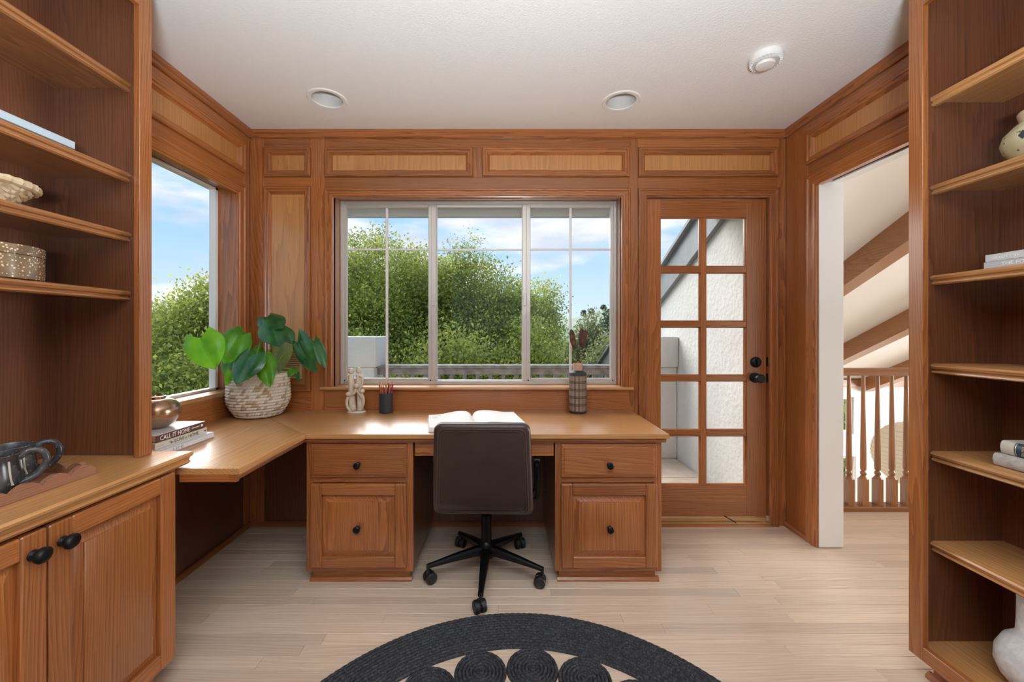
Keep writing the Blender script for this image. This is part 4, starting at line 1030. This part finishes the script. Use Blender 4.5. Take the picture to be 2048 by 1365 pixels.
# woven bowl
wx, wy, wz = -1.432, 1.083, 1.5665
wb = thing('woven_bowl', 'shallow bowl of thick woven rattan on the bookcase', 'basket', (wx, wy, wz))
b = BM()
for r_ in range(4):
    for k in range(26):
        t = (r_ + .5) / 4; rad = .070 + .042 * t; z = .008 + .042 * t; a = 2 * math.pi * (k + .5 * (r_ % 2)) / 26
        p = Vector((wx + rad * math.cos(a), wy + rad * math.sin(a), wz + z)); ta = Vector((-math.sin(a), math.cos(a), .55 if k % 2 else -.55)).normalized()
        tube(b, [p - ta * .015, p - ta * .008, p + ta * .008, p + ta * .015], [.003, .0075, .0075, .003], 6)
lathe(b, [(0, .002), (.074, .002), (.113, .05)], 32, (wx, wy, wz), cap=False)
tag(obj('weave', b, 'rattan', wb), kind='stuff')
rim = BM(); n = 60; tube(rim, [(wx + (.118 + .002 * (k % 2)) * math.cos(2 * math.pi * k / n), wy + (.118 + .002 * (k % 2)) * math.sin(2 * math.pi * k / n), wz + .055) for k in range(n)], [.0105 + .0018 * (k % 2) for k in range(n)], 8, closed=True); obj('rim', rim, 'rattan', wb)
# speckled round box
qx, qy, qz = -1.425, 1.112, 1.3605
rbx = thing('round_box', 'round brown lidded box covered in pale speckles', 'box', (qx, qy, qz))
obj('body', lathe(BM(), [(0, .001), (.108, .001), (.110, .003), (.110, .066), (.106, .066)], 48, (qx, qy, qz), cap=False), 'speckled_box', rbx)
obj('lid', lathe(BM(), [(.106, .0665), (.1115, .0675), (.1115, .092), (.109, .094), (0, .094)], 48, (qx, qy, qz), cap=False), 'speckled_box', rbx)
# scalloped tray with two mugs
TX0, TX1, TY0, TY1, tz = -1.462, -1.250, .812, 1.240, .7805
tray = thing('scalloped_tray', 'reddish wooden tray with scalloped rim on the cabinet counter', 'tray', ((TX0 + TX1) / 2, (TY0 + TY1) / 2, tz))
obj('tray_base', bx(TX0 + .01, TX1 - .01, TY0 + .01, TY1 - .01, tz + .0005, tz + .008), 'tray_Y', tray)
def scallop(a0, a1, n):
    pts = []
    for k in range(n):
        s0, s1 = a0 + (a1 - a0) * k / n, a0 + (a1 - a0) * (k + 1) / n
        for j in range(9): pts.append((s0 + (s1 - s0) * j / 9, tz + .019 + .019 * math.sin(math.pi * j / 9) ** .8))
    pts.append((a1, tz + .019)); return [(a0, tz + .0004)] + pts + [(a1, tz + .0004)]
for x in (TX0, TX1 - .014): obj('side', prism(BM(), scallop(TY0, TY1, 6), 'X', x, x + .014), 'tray_Y', tray)
for y_ in (TY0, TY1 - .014): obj('end', prism(BM(), scallop(TX0 + .0142, TX1 - .0142, 3), 'Y', y_, y_ + .014), 'tray_Y', tray)
def mug(x, y, label, yaw):
    z0 = tz + .0085
    t = thing('mug', label, 'mug', (x, y, z0))
    obj('cup', lathe(BM(), [(0, .001), (.036, .001), (.040, .004), (.050, .030), (.052, .050), (.047, .078), (.046, .094), (.050, .104), (.048, .106), (.043, .094), (.044, .078), (.048, .050), (.044, .02), (0, .012)], 40, (x, y, z0), cap=False), 'mug_glaze', t, smooth=60)
    d_ = Vector((math.cos(yaw), math.sin(yaw), 0)); o_ = Vector((x, y, z0))
    obj('handle', tube(BM(), cr([o_ + d_ * .045 + Vector((0, 0, .090)), o_ + d_ * .064 + Vector((0, 0, .106)), o_ + d_ * .088 + Vector((0, 0, .098)), o_ + d_ * .096 + Vector((0, 0, .070)), o_ + d_ * .078 + Vector((0, 0, .038)), o_ + d_ * .048 + Vector((0, 0, .022))], 6), .0085, 10, flat=1.3), 'mug_glaze', t, smooth=70)
    dr = BM()
    for a in (yaw - .9, yaw - 1.5, yaw - 2.0):
        e = Vector((math.cos(a), math.sin(a), 0)); e2 = Vector((math.cos(a + .12), math.sin(a + .12), 0)); tube(dr, cr([o_ + e * .0475 + Vector((0, 0, .09)), o_ + e * .0520 + Vector((0, 0, .05)), o_ + e2 * .0500 + Vector((0, 0, .028))], 6), [.0022] * 12 + [.0035], 6)
    obj('glaze_drip', dr, 'vellum', t)
mug(-1.330, 1.050, 'dark glazed mug with cream drips at the front of the tray', R(50))
mug(-1.391, 1.140, 'dark glazed mug half hidden behind the other mug', R(42))
# right bookcase
jx, jy, jz = 1.605, 1.195, 1.7315
jar = thing('ceramic_jar', 'squat speckled yellow-green stoneware jar on the bookcase', 'jar', (jx, jy, jz))
obj('body', lathe(BM(), [(0, .001), (.055, .001), (.066, .008), (.086, .034), (.092, .058), (.086, .082), (.066, .106), (.054, .116), (.0525, .120)], 44, (jx, jy, jz), cap=False), 'jar_glaze', jar, smooth=60)
obj('rim', lathe(BM(), [(.052, .118), (.055, .128), (.058, .142), (.056, .147), (.051, .144), (.047, .12)], 40, (jx, jy, jz), cap=False), 'vase_tan', jar)
obj('mark', lathe_dir(BM(), (jx - .0895, jy - .012, jz + .062), (-1, -.1, .05), [(.011, -.003), (.011, .0015)], 4, .9, 1.2), 'vase_black', jar)
b1 = book('book', 'grey book with a white title beneath another flat book', 1.530, 1.745, .97, 1.292, 1.4145, .0215, 'cover_grey', -1)
b2 = book('book', 'pale grey book on top of another on the bookcase shelf', 1.530, 1.735, .97, 1.288, 1.4362, .0225, 'cover_palegrey', -1)
NY = (0, -1, 0)
text('title', 'THE FO', .015, 'white_ink', (1.5294, 1.246, 1.4205), NY, ZX, b1, .056)
text('title', 'BEAUTY BY', .010, 'white_ink', (1.5294, 1.268, 1.4432), NY, ZX, b2, .066)
b3 = book('book', 'old grey linen-bound book beneath a navy-labelled book', 1.548, 1.735, 1.00, 1.275, .7965, .040, 'linen', -1, round_=.010)
b4 = book('book', 'old cream book with navy spine label on the bookcase', 1.556, 1.735, 1.00, 1.262, .8368, .042, 'vellum', -1, round_=.010)
lb = BM(); n = 8; poly = [(1.556 - .0106 * math.cos(R(-90 + 180 * k / n)), .8368 + .021 + .0208 * math.sin(R(-90 + 180 * k / n))) for k in range(n + 1)]
prism(lb, poly + [(1.556, .8782), (1.556, .8374)], 'Y', 1.145, 1.228); obj('spine_label', lb, 'navy', b4)
for y_ in (1.148, 1.224): obj('gold_rule', prism(BM(), [(1.556 - .0112 * math.cos(R(-80 + 160 * k / n)), .8578 + .0210 * math.sin(R(-80 + 160 * k / n))) for k in range(n + 1)] + [(1.557, .875), (1.557, .84)], 'Y', y_ - .0008, y_ + .0008), 'gold', b4)
ZU, YU = (0, 0, 1), (0, 1, 0)
for (s_, y_, w_) in (('Old Plans', 1.203, .030), ('for', 1.186, .011), ('Country', 1.166, .028)):
    text('title', s_, .009, 'gold', (1.5448, y_, .8578 - w_ / 2), ZU, YU, b4, w_)
# stone vase at the foot of the right bookcase
tag(obj('floor_vase', lathe(BM(), [(0, .001), (.052, .001), (.060, .006), (.082, .032), (.094, .066), (.092, .105), (.076, .142), (.057, .160), (.050, .168), (.048, .21), (.047, .27), (.050, .30), (.046, .302), (.042, .27), (.042, .18)], 44, (1.612, 1.215, .1265), cap=False), 'stone_vase', origin=(1.612, 1.215, .1265), smooth=60), 'pale grey stone vase with long neck on the lowest bookcase shelf', 'vase')
# ------------------------------------------------------------------ stair hall and living room beyond the pocket door
def zroof(y): return 3.80 - .478 * y
XH0, XH1, YH = 1.9035, 9.2, 7.2
hc = BM()
prism(hc, [(-2.1, zroof(-2.1)), (YH + .6, zroof(YH + .6)), (YH + .6, zroof(YH + .6) + .07), (-2.1, zroof(-2.1) + .07)], 'X', 1.80, XH1)
hall_ceil = tag(obj('hall_ceiling', hc, 'white_paint', smooth=0), 'sloping white ceiling of the room beyond the pocket door', 'ceiling', kind='structure')
far = BM(); wz0 = -2.65
for (x0, x1, z0, z1) in ((XH0, 5.55, wz0, zroof(YH)), (6.22, XH1, wz0, zroof(YH)), (5.55, 6.22, .04, zroof(YH)), (5.55, 6.22, -1.02, -.62)): box(far, x0, x1, YH, YH + .15, z0, z1)
wall_far = tag(obj('wall_far', far, 'white_paint', smooth=0), 'white far wall of the lower room with two windows', 'wall', kind='structure')
tag(obj('trim_6', bx(XH0, XH1, YH - .06, YH, zroof(YH) - .13, zroof(YH) - .001, .004), 'rail_X'), 'oak plate along the top of the far white wall', 'trim', kind='structure')
side_wall = BM()
box(side_wall, XH1, XH1 + .15, -2.1, 7.4, wz0, -.6); box(side_wall, XH1, XH1 + .15, -2.1, 1.0, -.6, 5); box(side_wall, XH1, XH1 + .15, 5.7, 7.4, -.6, 5); box(side_wall, XH1, XH1 + .15, 1.0, 5.7, 2.9, 5)
tag(obj('wall_side', side_wall, 'white_paint', smooth=0), 'white outer wall of the stair hall with an opening behind the added light panel', 'wall', kind='structure')
tag(obj('wall_hall_rear', bx(XH0, XH1, -2.2, -2.1, wz0, 5), 'white_paint', smooth=0), 'white end wall of the landing behind the viewer', 'wall', kind='structure')
tag(obj('lower_floor', bx(XH0, XH1, 2.75, YH, wz0 - .1, wz0), 'floor_X', smooth=0), 'light wood floor of the lower living room', 'floor', kind='structure')
tag(obj('balcony_edge', bx(XH0, 6.5, 2.66, 2.755, -.25, -.0125), 'white_paint', smooth=0), 'white landing edge below the railing', 'landing', kind='structure')
tag(obj('wall_upper', bx(1.7625, XH0 - .001, 2.69, YH + .15, wz0, 0.2), 'white_paint', smooth=0), 'white wall between balcony and lower room', 'wall', kind='structure')
def far_window(n, x0, x1, z0, z1, label):
    w = thing('window_%d' % n, label, 'window', ((x0 + x1) / 2, YH, z0)); tag(w, kind='structure')
    f = BM(); t = .05
    for (a, b, c, d_) in ((x0, x0 + t, z0, z1), (x1 - t, x1, z0, z1), (x0, x1, z1 - t, z1), (x0, x1, z0, z0 + t)): box(f, a, b, YH + .06, YH + .12, c, d_, .004)
    obj('frame', f, 'white_vinyl', w); obj('pane', bx(x0 + t, x1 - t, YH + .09, YH + .095, z0 + t, z1 - t), 'glass', w, smooth=0)
    return w
far_window(3, 5.55, 6.22, -.62, .04, 'small white framed window high in the far white wall')
w4 = far_window(4, 5.55, 6.22, -2.62, -1.02, 'tall white framed glass door low in the far wall')
obj('casing', frame(BM(), lambda u, v, n: (u, YH - n, v), 5.45, 6.33, -2.65, -.92, [(0, 0), (0, .02), (.09, .014), (.09, 0)], True), ['white_gloss', 'white_gloss'], w4)
BX = [3.33, 4.84, 6.34, 7.85]
labs = ['oak ceiling beam nearest the pocket door', 'oak ceiling beam second from the pocket door', 'oak ceiling beam third from the pocket door', 'oak ceiling beam farthest from the pocket door']
for x, lb_ in zip(BX, labs):
    b = BM(); prism(b, [(-2.0, zroof(-2.0) - .001), (YH - .061, zroof(YH - .061) - .001), (YH - .061, zroof(YH - .061) - .24), (-2.0, zroof(-2.0) - .24)], 'X', x - .0, x + .16)
    tag(obj('ceiling_beam', b, 'rail_Y', origin=(x, 3, zroof(3) - .2)), lb_, 'beam', group=None)
# landing railing
YR = 2.790
rl = thing('landing_railing', 'oak railing with turned balusters along the landing', 'railing', (2.4, YR, 0))
obj('bottom_rail', bx(XH0 + .002, 4.4, YR - .045, YR + .05, -.015, .020, .003), 'rail_X', rl)
hr = [(YR - .032, .912), (YR - .034, .935), (YR - .028, .950), (YR - .018, .962), (YR + .018, .962), (YR + .028, .950), (YR + .034, .935), (YR + .032, .912)]
obj('handrail', prism(BM(), hr, 'X', XH0 + .002, 4.4), 'rail_X', rl)
bal = BM(); hw = .0215; box(bal, -hw, hw, -hw, hw, .020, .200)
for v in bal.verts:
    if v.co.z > .19: pass
lathe(bal, [(.0255, .200), (.020, .212), (.013, .220), (.018, .232), (.019, .242), (.013, .252), (.011, .256), (.017, .262), (.017, .268), (.018, .275), (.0185, .30), (.016, .50), (.0125, .75), (.0100, .913)], 14, cap=False)
bal0 = None; x = XH0 + .03 + .075
first_px = (1697 - CX) * YR / F
k = 0
while first_px - .098 * 6 + k * .0985 < 4.3:
    xx = first_px - .098 * 6 + k * .0985; k += 1
    if xx < XH0 + .04: continue
    if bal0 is None:
        bal0 = obj('baluster', bal, 'rail_Z', rl, local=True); o = bal0
    else:
        o = bal0.copy(); COL.objects.link(o); o.parent = rl
    o.location = (xx - 2.4, 0, 0)
# paper lantern
lc = Vector((5.06, 5.0, -.31))
lan = thing('paper_lantern', 'large round cream paper lantern hanging beyond the railing', 'lantern', tuple(lc))
obj('shade', ball(BM(), lc, .40, 40, 24), 'lantern_paper', lan, smooth=80)
for k in range(1, 16):
    z = -.40 + .8 * k / 16; r = math.sqrt(.16 - z * z) + .0015; n = 48
    obj('rib', tube(BM(), [(lc.x + r * math.cos(2 * math.pi * j / n), lc.y + r * math.sin(2 * math.pi * j / n), lc.z + z) for j in range(n)], .003, 5, closed=True), 'lantern_rib', lan)
obj('cord', tube(BM(), [lc + Vector((0, 0, .39)), Vector((lc.x, lc.y, zroof(lc.y) - .001))], .004, 8), 'white_paint', lan)

# ------------------------------------------------------------------ outside: balcony, parapet, roof edges
XG = 1.72
def zrake(y): return 2.19 - .44 * (y - 3.55)
g = BM(); prism(g, [(2.70, -3.6), (7.5, -3.6), (7.5, zrake(7.5) - .12), (2.70, zrake(2.70) - .12)], 'X', XG, XH0 - .15)
tag(obj('gable_wall', g, 'stucco', smooth=0), 'rough white stucco gable wall outside the glazed door', 'wall', kind='structure')
g = BM(); prism(g, [(2.70, zrake(2.70)), (7.9, zrake(7.9)), (7.9, zrake(7.9) - .29), (2.70, zrake(2.70) - .29)], 'X', XG - .045, XG + .0)
rake = tag(obj('rake_board', g, 'grey_paint', smooth=0), 'sloping grey rake board along the edge of the gable roof', 'roof trim', kind='structure')
g = BM(); prism(g, [(2.70, zrake(2.70) + .035), (7.95, zrake(7.95) + .035), (7.95, zrake(7.95) + .001), (2.70, zrake(2.70) + .001)], 'X', XG - .09, XG + .35)
obj('drip_edge', g, 'grey_paint', rake, smooth=0)
ev = BM(); prism(ev, [(2.69, 2.46), (3.22, 2.33), (3.22, 2.115), (3.19, 2.115), (3.17, 2.135), (2.69, 2.215)], 'X', -1.85, XG - .05)
tag(obj('eave', ev, 'eave_grey', smooth=0), 'grey painted roof eave above the wide window', 'eave', kind='structure')
ZK = -.05
deck = tag(obj('deck', bx(-1.95, XG, 2.69, 4.45, ZK - .25, ZK - .012), 'grout'), 'balcony floor of square tan tiles', 'balcony', kind='structure')
TS = .40
for i in range(-5, 5):
    for j in range(5):
        x0, y0 = XG - .01 - (i + 5) * TS - TS, 2.70 + j * TS
        x1, y1 = x0 + TS, min(y0 + TS, 4.44)
        if x0 < -1.94 or y1 - y0 < .05: continue
        obj('tile', bx(x0 + .004, x1 - .004, y0 + .004, y1 - .004, ZK - .012, ZK, .002), 'tile', deck, smooth=0)
def pillar(x0, x1, y0, y1, label, wall=False):
    t = thing('stucco_pillar', label, 'pillar', ((x0 + x1) / 2, (y0 + y1) / 2, ZK))
    obj('shaft', bx(x0 + .035, x1 - (0 if wall else .035), y0 + .035, y1 - .035, ZK, .86, .01), 'stucco', t); obj('cap', bx(x0, x1, y0, y1, .858, 1.160, .014, 2), 'stucco', t)
pillar(-1.80, -1.265, 4.00, 4.40, 'white stucco pillar with block cap at the open end of the balcony')
pillar(1.26, XG - .002, 3.98, 4.40, 'white stucco pillar with block cap against the gable wall', True)
dr_ = thing('balcony_railing', 'weathered grey wooden balcony railing between stucco pillars', 'railing', (0, 4.22, ZK))
ra, rb_ = -1.30, 1.297
obj('cap_board', bx(ra, rb_, 4.13, 4.29, .835, .865, .004), 'grey_wood', dr_)
obj('fascia_board', bx(ra, rb_, 4.16, 4.19, .768, .834, .003), 'grey_wood', dr_)
obj('lower_rail', bx(ra, rb_, 4.17, 4.22, .06, .12, .003), 'grey_wood', dr_)
b0 = None
for k in range(19):
    xx = ra + .08 + k * .135
    if xx > rb_ - .05: break
    if b0 is None: b0 = obj('baluster', box(BM(), -.02, .02, -.02, .02, .06 - ZK, .80 - ZK, .002), 'grey_wood', dr_, local=True); o = b0
    else: o = b0.copy(); COL.objects.link(o); o.parent = dr_
    o.location = (xx, .0, -.0)
# exterior skin of the study wall and the house below
tag(obj('house_base', bx(-1.76, 1.76, -2.1, 2.69, -3.6, -.07), 'stucco', smooth=0), 'white stucco storey below the study', 'wall', kind='structure')
# ------------------------------------------------------------------ garden, trees, hills
gr = BM(); n = 40
gv = [[gr.verts.new((-160 + 320 * i / n, -40 + 330 * (j / n) ** 1.6, -3.6 - 4.0 * min(1, max(0, (j / n - .12) * 3)))) for j in range(n + 1)] for i in range(n + 1)]
for i in range(n):
    for j in range(n): gr.faces.new((gv[i][j], gv[i + 1][j], gv[i + 1][j + 1], gv[i][j + 1]))
tag(obj('garden_ground', gr, 'ground'), 'sloping garden ground below the house', 'ground', kind='structure')
hl = BM(); n = 70; m = 16
def hz_(x, t):
    return -8 + t ** .8 * (13 + 15 / (1 + math.exp(-(x - 52) / 14)) + 2.5 * math.sin(x * .045 + 1) + 1.2 * math.sin(x * .11))
hv = [[hl.verts.new((-320 + 640 * i / n, 190 + 90 * j / m, hz_(-320 + 640 * i / n, math.sin(math.pi / 2 * j / m)))) for j in range(m + 1)] for i in range(n + 1)]
for i in range(n):
    for j in range(m): hl.faces.new((hv[i][j], hv[i + 1][j], hv[i + 1][j + 1], hv[i][j + 1]))
tag(obj('hills', hl, 'hill', smooth=80), 'distant soft green hillside beyond the trees', 'hill', kind='structure')
rs = np.random.RandomState(11)
def foliage(name, blobs, ntuft, nleaf, lsize, tuft_r, mat, parent, tint=(0, 1)):
    """real leaf blades: tufts of diamond leaves spread through ellipsoid blobs (centre, radii)"""
    blobs = [(np.array(c), np.array(r)) for c, r in blobs]
    wts = np.array([np.prod(r) ** (2 / 3) for _, r in blobs]); wts /= wts.sum()
    bi = rs.choice(len(blobs), ntuft, p=wts)
    cen = np.array([b[0] for b in blobs])[bi]; rad = np.array([b[1] for b in blobs])[bi]
    d = rs.normal(size=(ntuft, 3)); d /= np.linalg.norm(d, axis=1)[:, None]
    q = rs.uniform(.45, 1.0, ntuft) ** .45
    q *= 1 + .10 * rs.normal(size=ntuft)
    tc_ = cen + d * rad * q[:, None]
    n = ntuft * nleaf
    ti = np.repeat(np.arange(ntuft), nleaf)
    p = tc_[ti] + rs.normal(size=(n, 3)) * tuft_r * np.array([1, 1, .8])
    u = rs.normal(size=(n, 3)); u[:, 2] += .35; u /= np.linalg.norm(u, axis=1)[:, None]
    w = np.cross(u, rs.normal(size=(n, 3))); w /= np.linalg.norm(w, axis=1)[:, None]
    s = lsize * rs.uniform(.6, 1.25, n)[:, None]
    V = np.stack([p, p + u * s * .5 + w * s * .26, p + u * s, p + u * s * .5 - w * s * .26], 1).reshape(-1, 3)
    me = bpy.data.meshes.new(name)
    me.vertices.add(4 * n); me.vertices.foreach_set('co', V.ravel().astype(np.float32))
    me.loops.add(4 * n); me.loops.foreach_set('vertex_index', np.arange(4 * n, dtype=np.int32))
    me.polygons.add(n); me.polygons.foreach_set('loop_start', np.arange(0, 4 * n, 4, dtype=np.int32)); me.polygons.foreach_set('loop_total', np.full(n, 4, dtype=np.int32))
    me.update()
    at_ = me.attributes.new('tint', 'FLOAT', 'FACE')
    tt = np.clip(rs.beta(2, 2.2, ntuft)[ti] + .12 * rs.normal(size=n), 0, 1) * (tint[1] - tint[0]) + tint[0]
    at_.data.foreach_set('value', tt.astype(np.float32))
    return tag(link(name, me, mat, parent, smooth=0), kind='stuff')
def tree(name, px, ptop, d, rx, zbase, label, mat='tree_leaf', ntuft=760, nleaf=90, lsize=.068, tr=.17, seed=0, slim=1.0, group='trees beyond the balcony', zg=-5.2, cat='tree'):
    r_ = random.Random(seed); top = at(px, ptop, d); x, zt = top.x, top.z
    t = thing(name, label, cat, (x, d, zg), group=group)
    hgt = zt - zbase; blobs = []
    nb = 9
    for k in range(nb):
        f = k / (nb - 1); z = zbase + hgt * (.12 + .74 * f); wr = rx * slim * (1 - .55 * abs(f - .35))
        a = r_.uniform(0, 6.28); off = wr * .55 if k < nb - 1 else wr * .15
        br = wr * r_.uniform(.55, .8)
        blobs.append(((x + off * math.cos(a), d + off * .7 * math.sin(a), z), (br, br * .9, hgt * r_.uniform(.14, .2))))
    blobs.append(((x, d, zbase + hgt * .5), (rx * .8, rx * .7, hgt * .42)))
    foliage('crown', blobs, ntuft, nleaf, lsize, tr, mat, t)
    tk = BM(); tube(tk, cr([(x, d, zg), (x + .1, d, zg + (zbase - zg) * .6), (x - .08, d, zbase + hgt * .35), (x, d, zbase + hgt * .8)], 6), [.17 - .145 * k / 18 for k in range(19)], 9); obj('trunk', tk, 'bark', t)
    for k in range(7):
        c, rr = blobs[k]; s0 = Vector((x, d, zbase + hgt * (.05 + .08 * k))); e = Vector(c)
        obj('branch', tube(BM(), cr([s0, (s0 + e) / 2 + Vector((0, 0, .12)), e, e + (e - s0) * .35 + Vector((0, 0, .2))], 5), [.05 - .042 * j / 15 for j in range(16)], 6), 'bark', t)
    return t
tree('oak_tree', 705, 462, 8.6, 1.55, -1.6, 'bushy green tree rising behind the white pillar at the window edge', seed=1)
tree('oak_tree', 775, 476, 10.0, 1.5, -1.8, 'bushy green tree behind the left window sash muntin', seed=2)
tree('oak_tree', 850, 505, 9.0, 1.35, -1.6, 'leafy tree behind the mullion between left sash and middle pane', seed=3)
tree('oak_tree', 930, 497, 9.6, 1.6, -1.8, 'tall leafy tree filling the middle window pane', seed=4)
tree('oak_tree', 1015, 545, 8.8, 1.25, -1.7, 'lower leafy tree at the right mullion of the middle pane', seed=5)
tree('oak_tree', 1082, 572, 9.6, .62, -1.8, 'pale green tree with a thin pointed top behind the right sash', seed=6, ntuft=380)
tree('shrub', 890, 665, 6.9, 1.5, -2.2, 'wide light green shrub just beyond the balcony railing', seed=7, ntuft=620, group='shrubs beyond the balcony', cat='shrub')
tree('shrub', 1050, 650, 7.6, .75, -2.2, 'rounded dark green shrub beyond the railing by the bottle vase', seed=8, ntuft=480, group='shrubs beyond the balcony', cat='shrub')
tree('shrub', 720, 655, 7.2, 1.3, -2.2, 'shrub growing behind the pillar with the block cap', seed=18, ntuft=420, group='shrubs beyond the balcony', cat='shrub')
tree('eucalyptus_tree', 1176, 640, 24, 1.5, -5.0, 'olive eucalyptus tree with a round crown in front of the hill', 'tree_leaf_olive', 420, 80, .18, .30, seed=9, group=None, zg=-7.5)
tree('eucalyptus_tree', 1212, 676, 20, 1.3, -5.0, 'lower olive tree next to the gable roof edge', 'tree_leaf_olive', 380, 80, .17, .28, seed=10, group=None, zg=-7.5)
tree('conifer_tree', 1232, 618, 30, .9, -3.0, 'dark narrow conifer at the edge of the wide window', 'tree_leaf_dark', 220, 50, .28, .35, seed=12, group=None, zg=-7.6)
for (px, py, sd, lab) in ((1167, 618, 21, 'small dark tree low on the distant hillside'), (1183, 615, 22, 'small dark tree midway up the distant hillside'), (1207, 607, 23, 'small dark tree high on the distant hillside')):
    tree('hill_tree', px, py + 3, 262, 1.5, at(px, py, 262).z - 4.5, lab, 'tree_leaf_dark', 60, 40, .55, .35, seed=sd, group=None, zg=at(px, py, 262).z - 6.5)
tree('oak_tree', 418, 572, 7.6, 1.15, -2.4, 'leafy tree by the white frame of the picture window', seed=13, group='trees outside the picture window')
tree('oak_tree', 335, 600, 8.4, 1.7, -2.6, 'leafy tree with thin open top outside the picture window', seed=14, group='trees outside the picture window')
tree('shrub', 300, 655, 6.6, 2.3, -2.6, 'dense shrub filling the lower part of the picture window', seed=15, ntuft=1050, group='shrubs outside the picture window', cat='shrub')
tree('shrub', 430, 690, 6.0, 1.0, -2.6, 'dark shrub below the picture window near the jamb', seed=16, ntuft=420, group='shrubs outside the picture window', cat='shrub')
tree('shrub', 1700, 800, 9.6, 1.6, -3.4, 'green shrub outside the far white wall window', seed=17, ntuft=380, group=None, cat='shrub')

# ------------------------------------------------------------------ uplighter added behind the viewer as fill light
lx, ly = .08, -.40
lp = thing('fill_uplighter', 'added white uplighter behind the viewer for fill light', 'floor lamp', (lx, ly, 0))
obj('base', lathe(BM(), [(0, .001), (.15, .001), (.15, .012), (.03, .022), (.014, .03)], 32, (lx, ly, 0), cap=False), 'white_gloss', lp)
obj('pole', lathe(BM(), [(.012, .02), (.012, 1.17)], 16, (lx, ly, 0)), 'white_gloss', lp)
obj('shade', lathe(BM(), [(.02, 1.15), (.10, 1.18), (.20, 1.25), (.204, 1.25), (.10, 1.17)], 36, (lx, ly, 0), cap=False), 'white_gloss', lp)
lo = light('fill_uplight', 'AREA', (lx, ly, 1.245), (R(180), 0, 0), UPLIGHT, (.84, .93, 1), shape='DISK', size=.34)
